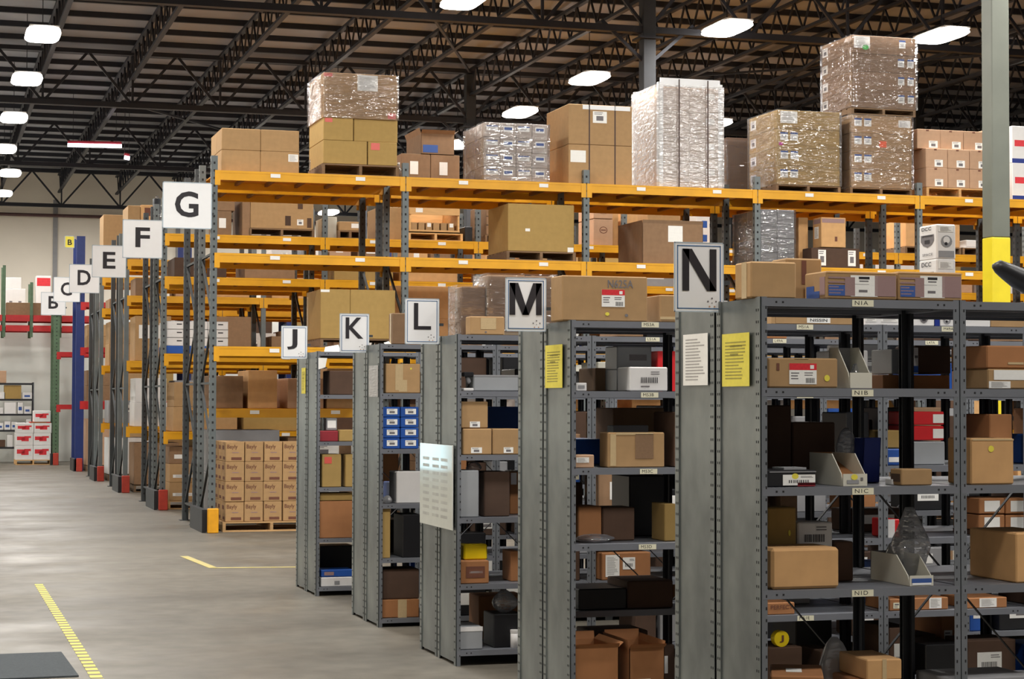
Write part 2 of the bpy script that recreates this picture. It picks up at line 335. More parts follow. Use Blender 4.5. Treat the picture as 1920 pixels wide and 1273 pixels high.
# open-web joists along the hall
def joist_mesh():
    b = MB(); y0, y1 = 9.0, YW1-.5
    for z in (0, .62): b.box(-.05, y0, z, .05, y1, z+.06)
    y = y0; k = 0
    while y < y1-.4:
        b.bar((0, y, .03 if k % 2 else .65), (0, y+.42, .65 if k % 2 else .03), .035, .035); y += .42; k += 1
    return b.mesh('joist', ['steel_black'])
jm = joist_mesh(); CX0 = 12.7; JS = 12.2/6
for k in range(-8, 19): ob('joist', jm, ce, (CX0+k*JS, 0, ZR-.12-.68))
# heavier girders across the hall on the column lines
def girder_mesh():
    b = MB(); z0, z1 = 8.5, 9.82
    b.box(XW0, -.09, z0, XW1, .09, z0+.12); b.box(XW0, -.09, z1-.1, XW1, .09, z1)
    k = -9
    while CX0+k*JS < XW1-1.2:
        x = CX0+k*JS
        if x > XW0+1.2:
            b.bar((x, 0, z0+.06), (x-JS/2, 0, z1-.05), .06, .06); b.bar((x, 0, z0+.06), (x+JS/2, 0, z1-.05), .06, .06); b.bar((x, 0, z0+.06), (x, 0, z1-.05), .05, .05)
        k += 1
    return b.mesh('girder', ['steel_black'])
gm = girder_mesh()
GY = (21.3, 33.5, 45.7, 57.9, 70.1)
for y in GY: ob('girder', gm, ce, (0, y, 0))
# thin cross bracing wires between girders
for k, (xa, ya, xb, yb) in enumerate(((4.5, 45.7, 8.6, 57.9), (16.7, 33.5, 20.8, 45.7), (20.8, 33.5, 16.7, 45.7), (8.6, 33.5, 12.7, 45.7), (24.9, 45.7, 20.8, 57.9))):
    ob('sway_brace', MB().bar((xa, ya, 8.6), (xb, yb, 9.75), .05, .05).mesh('sway_brace', ['steel_black']), ce)
# columns
def column(x, y, label, painted=False, group=None):
    t = thing('steel_column', label, 'column', (x, y, 0), group=group); w = .125; mt = 'column_grey' if painted else 'column_dark'
    z0 = 0
    if painted:
        zy = PY(1890, 447, 21.2)[1]; ob('yellow_base_wrap', MB().cbox(-w, -w, 0, w, w, zy, .01).mesh('column_wrap', ['column_yellow']), t); z0 = zy
    ob('shaft', MB().cbox(-w+.002, -w+.002, z0, w-.002, w-.002, 9.7, .012).mesh('shaft', [mt]), t)
    ob('cap_plate', MB().box(-.22, -.22, 8.38, .22, .22, 8.42).mesh('cap_plate', ['steel_black']), t)
    for dx, dy in ((1, 0), (-1, 0)):
        ob('knee_brace', MB().bar((dx*.1, dy*.1, 8.0), (dx*.9, dy*.9, 8.7), .06, .06).mesh('knee_brace', ['steel_black']), t)
column(12.62, 21.2, 'square grey steel column with a yellow painted lower part at the right', True)
column(12.7, 33.5, 'dark steel column rising behind the tall silver wrapped load')
column(12.7, 45.7, 'dark steel column in the middle between pallet loads and roof')
column(12.7, 57.9, 'far dark steel column, the fourth away in the middle line')
for x, y in ((24.9, 45.7), (24.9, 57.9), (24.9, 33.5)): column(x, y, 'dark steel column far off behind the loads at right, on the line %s' % {45.7: 'third away', 57.9: 'farthest away', 33.5: 'nearest'}[y])

# ---------------------------------------------------------------- high-bay lamps
def lamp(x, y, z=8.45, label=None, group=None, L=1.35, Wd=.66):
    t = thing('high_bay_lamp', label, 'ceiling lamp', (x, y, z), group=group)
    def hs():
        b = MB(); w, l = Wd/2, L/2
        b.cbox(-w+.06, -l+.08, .085, w-.06, l-.08, .13, .01); return b.mesh('lamp_housing', ['lamp_housing'])
    ob('housing', cached(('lh', L), hs), t)
    def df():
        b = MB(); w, l = Wd/2-.012, L/2-.012; k = .09
        N = 24; sg = lambda v: math.copysign(abs(v)**.45, v)
        for z, f in ((0, .9), (.03, 1), (.085, .96)):
            for a in range(N): c_, s_ = math.cos(a*2*math.pi/N), math.sin(a*2*math.pi/N); b.v.append((w*f*sg(c_), l*f*sg(s_), z))
        b._f(list(range(N))[::-1], 0); b._f([2*N+a for a in range(N)], 0)
        for j in range(2):
            for a in range(N): b._f([j*N+a, j*N+(a+1) % N, (j+1)*N+(a+1) % N, (j+1)*N+a], 0)
        return b.mesh('diffuser', ['lamp_glow'])
    ob('diffuser', cached(('ld', L), df), t)
    ob('hanger', cached('lhg', lambda: MB().bar((0, 0, .12), (0, 0, 1.46), .014, .014).mesh('hanger', ['steel_black'])), t)
    li = bpy.data.lights.new('lamp_light', 'AREA'); li.shape = 'RECTANGLE'; li.size = .5; li.size_y = 1.1; li.energy = LAMP_W; li.color = LAMP_C
    lo = bpy.data.objects.new('lamp_light', li); C.objects.link(lo); lo.parent = t; lo.location = (0, 0, -.02)
def lampat(px, py, label): x, y = PZ(px, py, 8.45); lamp(x, y, label=label); return x, y
seen = [(80, 70, 'glowing high-bay lamp at upper left, nearest of its row'), (50, 153, 'glowing high-bay lamp at upper left, second of its row'),
        (26, 225, 'glowing high-bay lamp at upper left, third of its row'), (8, 283, 'glowing high-bay lamp cut by the left edge, fourth of its row'),
        (870, 6, 'glowing high-bay lamp cut by the top edge in the middle'), (1105, 152, 'glowing high-bay lamp above the two tan strapped cartons'),
        (975, 215, 'glowing high-bay lamp just above the wrapped load with blue labels'), (1765, 72, 'long glowing high-bay lamp beside the tallest carton tower at right'),
        (635, 372, 'small glowing lamp seen just under the top yellow beam'), (858, 275, 'glowing lamp peeping past the left edge of the wrapped load')]
for a in seen: lampat(*a)
NW = 'first second third fourth fifth sixth seventh eighth ninth tenth eleventh twelfth thirteenth fourteenth fifteenth sixteenth seventeenth eighteenth nineteenth twentieth'.split()
OR5 = ['first', 'second', 'third', 'fourth', 'fifth']
for i, x in enumerate((2.4, 8.9, 13.9, 18.4)):       # the rows go on above and behind the camera
    for j, yy in enumerate((3.0, 8.7, 14.4, 20.1, 25.8)):
        lamp(x, yy, label='overhead high-bay lamp nearer than the frame, %s row from left, %s from the camera' % (OR5[i], OR5[j]))
for x, yy in ((-2.6, 8.7), (-2.6, 20.1), (-2.6, 31.5), (-2.6, 43), (8.9, 43.2), (8.9, 54.6), (18.4, 44), (18.4, 55), (24, 38), (24, 14), (13.9, 57), (13.9, 32.6), (2.4, 60), (2.4, 66), (-2.6, 54), (-2.6, 65), (8.9, 66), (13.9, 69)):  # lamps added out of sight for light; the farthest brighten the far wall
    lamp(x, yy, label='added high-bay lamp hidden by loads or frame edge, %s of those down the hall' % NW.pop(0))
def tube(px0, py0, px1, py1, Y, label):
    (x0, z0), (x1, z1) = PY(px0, py0, Y), PY(px1, py1, Y); t = thing('strip_light', label, 'ceiling lamp', (x0, Y, z0))
    p, q = Vector((0, 0, 0)), Vector((x1-x0, 0, z1-z0)); d = (q-p)
    ob('tube', MB().bar(p, q, .06, .09).mesh('tube', ['tube_glow']), t)
    ob('casing', MB().bar(p+Vector((0, .05, .09)), q+Vector((0, .05, .09)), .1, .06).mesh('casing', ['maroon_card']), t)
    for f in (.1, .9): ob('hanger', MB().bar(p+d*f+Vector((0, .05, .1)), p+d*f+Vector((0, .05, ZR-z0)), .012, .012).mesh('hanger', ['steel_black']), t)
tube(127, 272, 228, 274, 52.5, 'long white tube light with dark red casing hanging under the roof')
tube(233, 295, 243, 297, 50.5, 'short bright tube light beside the long hanging tube light')

# ---------------------------------------------------------------- PALLET RACKS
XG = 3.614; GB = 2.575; YG = 25.49; YF = 30.99; YE = 36.92; YD = 42.28; YC = 48.2; YB = 53.0
def rack(label, X0, nb, Y, dep, Ht, levels, post='upright_grey', beam='beam_yellow', deck='deck_yellow', holes=True, pw=.085, skip=(), guard=None, brace='upright_dark', labels=True, postm=None):
    t = thing('pallet_rack', label, 'pallet rack', (X0, Y, 0)); bh = .125
    def pst():
        b = MB(); b.box(-pw/2, 0, .01, pw/2, .08, Ht); b.box(-.08, -.03, 0, .08, .11, .012)
        if holes:
            z = .12
            while z < Ht-.05: b.box(-.012, -.0015, z, .012, .001, z+.03, 1); z += .1
            z = .12
            while z < Ht-.05: b.box(-pw/2-.0015, .03, z, -pw/2+.001, .055, z+.035, 1); z += .1
        return b.mesh('upright', [post, 'hole_black'])
    pm = cached(('post', post, Ht, holes, pw), pst)
    def brc():
        b = MB(); z = .25; k = 0
        b.bar((0, .08, .25), (0, dep-.08, .25), .03, .03)
        while z < Ht-1.3:
            a, c = (.08, dep-.08) if k % 2 else (dep-.08, .08)
            b.bar((0, a, z), (0, c, z+.85), .03, .035); z += .85; k += 1
            if k % 2 == 0: b.bar((0, .08, z), (0, dep-.08, z), .03, .03)
        b.bar((0, .08, z), (0, dep-.08, z), .03, .03)
        return b.mesh('frame_brace', [brace])
    bm_ = cached(('brc', brace, Ht, dep), brc)
    for i in range(nb+1):
        for y in (0, dep-.08): ob('upright', pm, t, (i*GB, y, 0))
        ob('frame_brace', cached(('brc', post, Ht, dep), lambda: bm_) if i else cached(('brc0', post, Ht, dep), lambda: bm_), t, (i*GB, 0, 0))
    L = GB-pw
    def bmsh():
        b = MB(); b.box(0, 0, -bh, L, .045, 0); b.box(-pw/2+.006, -.008, -bh-.07, .035, -.002, 0); b.box(L-.035, -.008, -bh-.07, L+pw/2-.006, -.002, 0)
        b.box(0, -.004, -.03, L, 0, -.0); return b.mesh('beam', [beam])
    bm = cached(('beam', beam, L), bmsh)
    def dmsh():
        b = MB(); b.box(0, .05, -.03, L, dep-.05, -.012); return b.mesh('deck_panel', [deck])
    def rmsh():
        b = MB(); n = 6
        for j in range(1, n): b.box(j*L/n-.02, .045, -.075, j*L/n+.02, dep-.045, -.03)
        return b.mesh('deck_support', ['deck_rib'])
    for i in range(nb):
        for j, z in enumerate(levels):
            if (i, j) in skip: continue
            x = i*GB+pw/2
            fb = ob('beam', bm, t, (x, 0, z)); o = ob('beam', bm, t, (x+L, dep, z), math.pi)
            if labels:
                for u in (.28, .74): ob('rack_label', plate('white'), fb, (u*L, -.0066, -.075), 0, (.13, 1, .05))
            ob('deck_panel', cached(('deck', deck, dep, L), dmsh), t, (x, 0, z)); ob('deck_support', cached(('rib', dep, L), rmsh), t, (x, 0, z))
    if guard:
        ob('post_guard', MB().cbox(-.07, -.12, 0, .07, -.035, .32, .01).mesh('post_guard', [guard]), t)
        ob('end_guard', MB().box(-.13, 0, 0, -.06, dep, .3).mesh('end_guard', ['black_metal']), t)
    return t
DEP = 1.2; BK = 1.57
TOPZ = 4.93
LV = [1.23, 2.46, 3.68, 4.36]
rack('nearest yellow-beamed pallet rack with grey uprights, its end beside the G sign', XG, 6, YG, DEP, TOPZ, [2.43, 3.655, 4.74], guard='guard_yellow')
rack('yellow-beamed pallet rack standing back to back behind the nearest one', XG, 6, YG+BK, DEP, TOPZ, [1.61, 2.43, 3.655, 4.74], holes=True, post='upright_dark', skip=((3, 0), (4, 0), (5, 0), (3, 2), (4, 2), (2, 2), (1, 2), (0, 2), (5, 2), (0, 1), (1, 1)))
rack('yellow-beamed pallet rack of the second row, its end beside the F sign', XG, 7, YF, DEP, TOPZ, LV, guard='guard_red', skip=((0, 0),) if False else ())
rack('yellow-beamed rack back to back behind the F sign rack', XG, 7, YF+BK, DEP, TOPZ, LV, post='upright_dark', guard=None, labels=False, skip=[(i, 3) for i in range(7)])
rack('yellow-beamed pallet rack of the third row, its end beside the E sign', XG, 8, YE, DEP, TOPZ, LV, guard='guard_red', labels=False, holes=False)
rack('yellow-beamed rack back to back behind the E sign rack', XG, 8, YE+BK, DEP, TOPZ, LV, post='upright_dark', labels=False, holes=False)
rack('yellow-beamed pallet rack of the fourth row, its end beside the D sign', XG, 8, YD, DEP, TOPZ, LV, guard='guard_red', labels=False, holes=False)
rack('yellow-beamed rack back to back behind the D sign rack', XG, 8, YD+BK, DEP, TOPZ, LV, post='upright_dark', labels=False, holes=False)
rack('rack with broad blue uprights and red beams below the small yellow B sign', XG, 7, YC, DEP, 5.7, [1.7, 3.0, 4.1], post='rack_blue', beam='beam_red', deck='deck_rib', pw=.2, holes=False, guard='guard_red', labels=False, brace='rack_blue')
rack('rack with green uprights and red beams near the white partition', XG-.25, 6, YB, DEP, 4.6, [1.6, 3.0], post='rack_green', beam='beam_red', deck='deck_rib', pw=.16, holes=True, guard='guard_red', labels=False, brace='rack_green')

# high red-beamed rack bridging above the white partition, at far left
XR0 = PY(-120, 600, 54.3)[0]; zr = PY(50, 590, 54.3)[1]
t = thing('bridging_rack', 'high red beams with thin green posts over the white partition', 'pallet rack', (0, 54.6, 0))
xs = [PY(p, 600, 54.3)[0] for p in (-110, 8, 60, 114, 182)]
for i, x in enumerate(xs): 
    for yy in (0, 1.0): ob('upright', MB().box(x-.04, yy, 0 if i in (0, 4) else zr-.6, x+.04, yy+.07, zr+(1.35 if i == 1 else .9)).mesh('upright', ['rack_green']), t)
for k in range(4):
    for yy in (-.05, 1.07): ob('beam', MB().box(xs[k]+.05, yy, zr-.44, xs[k+1]-.05, yy+.05, zr-.28).mesh('beam', ['beam_red']), t); ob('beam', MB().box(xs[k]+.05, yy, zr-.17, xs[k+1]-.05, yy+.05, zr).mesh('beam', ['beam_red']), t)
    ob('deck_panel', MB().box(xs[k]+.02, 0, zr-.03, xs[k+1]-.02, 1.07, zr-.01).mesh('deck_panel', ['deck_rib']), t)
ob('trim_partition', MB().box(XW0, 56.2, 0, PY(104, 700, 56.2)[0]+.0, 56.35, 4.3).mesh('partition', ['wall_white']), kind='structure')
ob('trim_partition_right', MB().box(PY(104, 700, 56.2)[0], 56.35, 0, 20, 56.5, 4.0).mesh('partition', ['wall_white']), kind='structure')

# ---------------------------------------------------------------- SIGNS
def sign(ch, r, Y, label, small=False, let=None, bracket=True, backm='sign_white'):
    (x0, z1), (x1, z0) = PY(r[0], r[1], Y), PY(r[2], r[3], Y); w, h = x1-x0, z1-z0
    t = thing('aisle_sign', label, 'sign', (x0, Y, z0))
    ob('sign_panel', MB().cbox(0, 0, 0, w, .006, h, .002).mesh('sign_panel', [backm]), t)
    e = .012*h/.31 if small else .01
    if small:
        for nm, g, th, mt in (('border', .06*w, .018*w, 'sign_blue'), ('edge', 0, .02*w, 'sign_edge')):
            b = MB()
            for (a, c, d2, f2) in ((g, g, w-g, g+th), (g, h-g-th, w-g, h-g), (g, g, g+th, h-g), (w-g-th, g, w-g, h-g)): b.box(a, -.0016, c, d2, 0, f2)
            ob(nm, b.mesh(nm, [mt]), t)
        b = MB(); cx, cz, rr = .76*w, .135*h, .085*w
        for k in range(5): a = math.pi/2+k*2*math.pi/5; b.disc(cx+rr*math.cos(a), cz+rr*math.sin(a), .017*w, -.0015, 1 if k in (0, 1, 4) else 2, 10)
        b.disc(cx, cz, .013*w, -.0015, 0, 8)
        ob('emblem', b.mesh('emblem', ['grey_card', 'ink_soft', 'tan_dot']), t)
        ob('clip', MB().cbox(w-.004, .0, .05*h, w+.02, .02, .17*h, .003).mesh('clip', ['sheet_sleeve']), t)
    else:
        b = MB(); g = .012
        for (a, c, d2, f2) in ((0, 0, w, g), (0, h-g, w, h), (0, 0, g, h), (w-g, 0, w, h)): b.box(a, -.003, c, d2, 0, f2)
        ob('frame', b.mesh('frame', ['sign_edge']), t)
    (lx0, lz1), (lx1, lz0) = PY(let[0], let[1], Y), PY(let[2], let[3], Y)
    ob('letter', text_mesh(ch, 'ink', .022 if not small else .016), t, (lx0-x0, 0, lz0-z0), 0, (lx1-lx0, 1, lz1-lz0))
    if bracket: [ob('bracket', MB().box(w, .0, h*q, w+.03, .012, h*(q+.06)).mesh('bracket', ['upright_dark']), t) for q in ((.3, .7) if not small else (.4,))]
sign('G', (305, 340, 397, 430), YG-.06, 'square white sign with black letter G, nearest of the square signs', let=(328, 358, 372, 408))
sign('F', (230, 411, 304.5, 485), YF-.06, 'square white sign with black letter F', let=(254, 426, 281, 464))
sign('E', (172.5, 459, 236.5, 521), YE-.06, 'square white sign with black letter E', let=(193, 472, 216.5, 504))
sign('D', (130, 495, 186.5, 550), YD-.06, 'square white sign with black letter D', let=(145.5, 506, 170, 535))
sign('C', (100.5, 519, 150, 566.5), YC-.06, 'square white sign with black letter C, partly behind the D sign', let=(114, 529, 135, 554.5))
sign('B', (77, 547.5, 123, 591), YB-.06, 'square white sign with black letter B, partly behind the C sign', let=(91, 555, 109, 579))
sign('B', (121.5, 442, 139.5, 465), YC-.05, 'small yellow sign with letter B on the blue upright', let=(127, 449, 135, 459.5), backm='paper_yellow')

# ---------------------------------------------------------------- STEEL SHELVING ROWS N M L K J
X0, BW, UD = 3.33, .93, .465
ROWS = {'N': 7.459, 'M': 9.944, 'L': 12.28, 'K': 14.538, 'J': 17.008}
HT = 2.157
def zl(px, py, Y): return PY(px, py, Y)[1]
LEV = {'N': [HT]+[zl(1436, v, ROWS['N']) for v in (727, 914, 1108)]+[.42, .08],
       'M': [HT]+[zl(1075, v, ROWS['M']) for v in (733, 878, 1021, 1166)]+[.08],
       'L': [HT]+[zl(862, v, ROWS['L']) for v in (733, 853, 971, 1096, 1220)],
       'K': [HT]+[zl(717, v, ROWS['K']) for v in (737, 842, 945, 1047, 1160)],
       'J': [HT]+[zl(597, v, ROWS['J']) for v in (740, 828, 914, 1010, 1101)]}
LETTER = 'ABCDEF'
def lab_mesh(txt):
    def go():
        b = MB(); b.box(0, -.0015, 0, .1, 0, .028); me = b.mesh('shelf_label', ['label_cream']); return me
    return cached('slab', go)
def shelving(row, nb, label_f, label_b, skipf=(), names=None):
    Y = ROWS[row]; lv = LEV[row]
    for run, (yy, lab) in enumerate(((Y, label_f), (Y+UD+.025, label_b))):
        t = thing('steel_shelving', lab, 'shelving', (X0, yy, 0))
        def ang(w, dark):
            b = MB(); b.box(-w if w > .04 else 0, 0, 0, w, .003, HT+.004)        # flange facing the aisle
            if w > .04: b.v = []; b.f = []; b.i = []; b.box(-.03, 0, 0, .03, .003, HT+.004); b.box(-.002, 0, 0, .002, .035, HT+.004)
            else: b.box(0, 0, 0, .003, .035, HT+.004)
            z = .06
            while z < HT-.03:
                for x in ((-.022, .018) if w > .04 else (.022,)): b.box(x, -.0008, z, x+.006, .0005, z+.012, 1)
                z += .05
            return b.mesh('post', ['post_shaded' if dark else 'post_grey', 'hole_black'])
        for k in range(nb+1):
            e = k == 0
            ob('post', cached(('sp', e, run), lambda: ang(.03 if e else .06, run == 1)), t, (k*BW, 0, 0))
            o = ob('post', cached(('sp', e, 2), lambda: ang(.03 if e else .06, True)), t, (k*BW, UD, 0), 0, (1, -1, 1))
        # end panel: sheet recessed between two folded, punched edges
        b = MB(); b.box(.004, .03, .02, .006, UD-.03, HT); ob('end_panel', b.mesh('end_panel', ['panel_grey']), t)
        for y0 in (0, UD-.045): ob('panel_edge', MB().box(-.003, y0, 0, .004, y0+.045, HT+.002).mesh('panel_edge', ['panel_grey']), t)
        b = MB(); z = .05
        while z < HT-.02:
            for y0 in (.012, .032, UD-.038, UD-.018): b.box(-.0042, y0, z, -.0028, y0+.006, z+.011)
            z += .05
        ob('punched_holes', b.mesh('punched_holes', ['hole_black']), t, kind='stuff')
        def shf():
            b = MB(); w = BW-.016
            b.box(0, .002, -.003, w, UD-.002, 0); b.box(0, -.0005, -.035, w, .002, 0); b.box(0, UD-.002, -.035, w, UD, 0)
            b.box(0, .002, -.035, .002, UD-.002, 0); b.box(w-.002, .002, -.035, w, UD-.002, 0); b.box(.002, UD*.5-.02, -.03, w-.002, UD*.5+.02, -.003)
            for x in (.06, .09, w-.1, w-.07): b.box(x, -.0015, -.021, x+.008, -.0004, -.013, 1)
            return b.mesh('shelf', ['shelf_grey', 'hole_black'])
        for k in range(nb):
            for j, z in enumerate(lv):
                if run == 0 and (k, j) in skipf: continue
                s = ob('shelf', cached('shelf', shf), t, (k*BW+.008, 0, z-.0008))
                if run == 0 and names and (k, j) in names:
                    tx, px = names[k, j]; x = PY(px, 560, Y)[0]-X0-k*BW-.002
                    l = ob('shelf_label', lab_mesh(tx), s, (x-.05, -.0016, -.0335 if j else -.03))
                    if len(tx) == 3: k
                    TXT.append((tx, t, (k*BW+.002+x-.032, yy, z-.0335+(0 if j else .0035))))
        if run == 1 or row in 'MN':
            for k in (0, 1) if run == 0 else (0, 1, 2):
                if k < nb:
                    b = MB(); za, zb = (lv[3]+.02, lv[2]+.2) if run == 0 else (lv[4], lv[2]); b.bar((k*BW+.03, UD-.01, za), ((k+1)*BW-.03, UD-.01, zb), .02, .004); b.bar((k*BW+.03, UD-.006, zb), ((k+1)*BW-.03, UD-.006, za), .02, .004)
                    if run == 1: ob('cross_brace', b.mesh('cross_brace', ['post_shaded']), t)
TXT = []
shelving('N', 4, 'nearest grey steel shelving run with open bays, under the N sign', 'shelving run back to back behind the nearest one, under the N sign',
         names={(0, 0): ('N1A', 1615), (0, 1): ('N1B', 1614), (0, 2): ('N1C', 1614), (0, 3): ('N1D', 1613)})
shelving('M', 5, 'grey steel shelving run with open bays under the M sign', 'shelving run back to back behind the M sign run', skipf=((0, 4),),
         names={(0, 0): ('M53A', 1217), (0, 1): ('M53B', 1216), (0, 2): ('M53C', 1214), (0, 3): ('M53D', 1212), (1, 0): ('M51A', 1507), (1, 4): ('M51E', 1507), (1, 1): ('M51B', 1507), (2, 0): ('M49A', 1778)})
shelving('L', 6, 'grey steel shelving run under the L sign, holding yellow box', 'shelving run back to back behind the L sign run',
         names={(1, 0): ('L51A', 1222), (2, 0): ('L49A', 1460), (3, 0): ('L47A', 1745)})
shelving('K', 7, 'grey steel shelving run under the K sign, holding stacked blue boxes', 'shelving run back to back behind the K sign run')
shelving('J', 9, 'farthest grey steel shelving run, under the J sign', 'shelving run back to back behind the J sign run')
for tx, t, loc in TXT:
    ob('lettering', text_mesh(tx, 'ink', .0, .0012), t, (loc[0]-X0+X0, -.0022, loc[2]+.006), 0, (.062, 1, .017))
# flag signs on the shelving ends
def fsign(ch, r, let, row, Yp): sign(ch, r, Yp, 'white portrait sign with blue border and black letter %s above the %s shelving' % (ch, {'N': 'nearest', 'M': 'second', 'L': 'third', 'K': 'fourth', 'J': 'fifth and last'}[row]), True, let)
fsign('N', (1264, 453, 1357, 586), (1279, 466, 1343, 546), 'N', 7.9)
fsign('M', (948, 520, 1024, 622), (955, 530, 1015.5, 591), 'M', 10.35)
fsign('L', (759.5, 559, 823.5, 645.5), (776, 568, 808, 618), 'L', 12.7)
fsign('K', (637, 587.5, 692, 661.5), (648, 595, 681, 635), 'K', 15.0)
fsign('J', (527.5, 610.5, 576, 673), (538.5, 617, 557.5, 655), 'J', 17.45)
# sheets fixed to the end panels (plane X = X0)
def sheet(r, st, label, name='notice_sheet', row='N'):
    (ya, z1), (yb, z0) = PX(r[0], r[1], X0-.006), PX(r[2], r[3], X0-.006)
    o = ob(name, plate(st), None, (X0-.0075, ya, z0), -math.pi/2, (ya-yb, 1, z1-z0), label, 'notice'); return o
sheet((1282, 628, 1328, 722), 'lines', 'white printed sheet taped on the nearest shelving end panel')
sheet((1355, 627, 1406, 724), 'ylines', 'yellow printed sheet taped on the nearest shelving end panel')
sheet((1023, 648, 1055, 727), 'ylines', 'yellow printed sheet taped on the end panel under the M sign')
sheet((692, 686, 709, 744), 'm:sheet_sleeve', 'empty clear plastic sleeve on the end panel under the K sign')
sheet((566, 690, 573, 738), 'ylines', 'narrow pale yellow sheet on the end panel under the J sign')
# laminated board on the L end panel
(ya, z1), (yb, z0) = PX(787, 830, X0-.03), PX(847, 995, X0-.03)
t = thing('laminated_board', 'large glossy white laminated board hung on the end panel under the L sign', 'notice', (X0-.02, ya, z0), -math.pi/2)
w, h = ya-yb, z1-z0
mat('laminate', (205, 208, 200), .06, amt=.03, spec=.9); mat('laminate_print', (178, 180, 174), .2)
ob('board', MB().cbox(0, -.008, 0, w, 0, h, .002).mesh('board', ['laminate']), t)
b = MB()
for i in range(9):
    z = h*(.12+.085*i)
    for x in (.1, .4, .66): b.quad((x*w, -.0085, z), ((x+.2)*w, -.0085, z), ((x+.2)*w, -.0085, z+.02), (x*w, -.0085, z+.02))
ob('printed_table', b.mesh('printed_table', ['laminate_print']), t)

# ---------------------------------------------------------------- THINGS: helpers that stand a thing on a surface
VX = -171.0
FILLING = [0]; FL = []
OCC = {}
def claim(key, a, b): OCC.setdefault(key, []).append((a, b))
def free(key, a, b): return all(b <= p or a >= q for p, q in OCC.get(key, []))
def place(px0, pyt, px1, z0, Y, d, mt, label, marks=(), cat='box', key=None, **kw):
    """front face spans px0..px1 at depth Y, its foot on z0, its top at pixel row pyt"""
    x0, z1 = PY(px0, pyt, Y); x1, _ = PY(px1, pyt, Y)
    if key: claim(key, x0-.01, x1+.01)
    kw.setdefault('name', 'storage_box' if cat == 'box' else cat.replace(' ', '_'))
    return carton(x0, x1, Y, d, z0, z1, mt, label, cat, marks, **kw)
def sdepth(pxs, px0, Y): return Y*((px0-VX)/(pxs-VX)-1)
def pallet(x0, x1, y0, d, z0, label, mt='wood_dull', h=.135, full=True, group=None):
    w = x1-x0; t = thing('wooden_pallet', label, 'pallet', (x0, y0, z0+.0005), group=group)
    if FILLING[0]: FL.append(t)
    sb = .018
    for k in range(3): xx = k*(w-.04)/2; ob('stringer', MB().box(xx, 0, sb, xx+.04, d, h-sb).mesh('stringer', [mt]), t)
    n = 6 if full else 4
    bm = MB().box(0, 0, 0, w, d/n*.8, sb).mesh('deck_board', [mt])
    for k in range(n): ob('deck_board', bm, t, (0, k*(d-d/n*.8)/(n-1), h-sb))
    for k in (0, n//2, n-1): ob('bottom_board', bm, t, (0, k*(d-d/n*.8)/(n-1), 0))
    return z0+h
ORD = ['first', 'second', 'third', 'fourth', 'fifth', 'sixth', 'seventh', 'eighth', 'ninth']
def stack(x0, x1, y0, d, z0, z1, rows, cols, look, where, mt, marks=(), group=None, nd=2, jit=.004, mts=None, cat='carton', side=()):
    """a block of cartons: rows x cols on the front, nd deep down both ends"""
    rh = (z1-z0)/rows; rnd = random.Random(int(x0*100)+rows)
    for r in range(rows):
        nc = cols[r] if isinstance(cols, (list, tuple)) else cols
        cw = (x1-x0)/nc
        for c in range(nc):
            for k in range(nd):
                if k and c: continue
                pos = '%s row down, %s from left%s' % (ORD[rows-1-r], ORD[c], '' if k == 0 else ', %s deep' % ORD[k])
                m = marks[(r*nc+c) % len(marks)] if marks and isinstance(marks[0], list) else marks
                mk = list(m) if k == 0 else []
                if c == 0: mk += list(side)
                FILLING[0] = 1 if k else 0
                carton(x0+c*cw+.0015+rnd.uniform(0, jit), x0+(c+1)*cw-.0015, y0+k*d/nd+rnd.uniform(0, jit*2), d/nd-.012, z0+r*rh, z0+(r+1)*rh-.002, (mts[r % len(mts)] if mts else mt),
                       '%s, %s, %s' % (look, pos, where), cat, mk, group)
def _end(): FILLING[0] = 0
def wrap(x0, x1, y0, d, z0, z1, label, mt='stretch_film', e=.012, seed=1):
    """a skin of crinkled stretch film around a load (sides only, open below)"""
    rnd = random.Random(seed); b = MB(); n = 10; mz = 12
    P = []
    for i in range(n+1): P.append((x0-e+(x1-x0+2*e)*i/n, y0-e))
    for i in range(1, n+1): P.append((x1+e, y0-e+(d+2*e)*i/n))
    for i in range(1, n+1): P.append((x1+e-(x1-x0+2*e)*i/n, y0+d+e))
    for i in range(1, n): P.append((x0-e, y0+d+e-(d+2*e)*i/n))
    cx, cy = (x0+x1)/2, y0+d/2; N = len(P); k0 = 0
    for j in range(mz+1):
        for (x, y) in P:
            s = 1+rnd.uniform(0, .007); b.v.append(((x-cx)*s, (y-cy)*s, (z1-z0+.004)*j/mz))
    for j in range(mz):
        for i in range(N): b._f([j*N+i, j*N+(i+1) % N, (j+1)*N+(i+1) % N, (j+1)*N+i], 0)
    o = ob('stretch_wrap', b.mesh('stretch_wrap', [mt], True), None, (cx, cy, z0), 0, None, label, 'plastic wrap'); return o
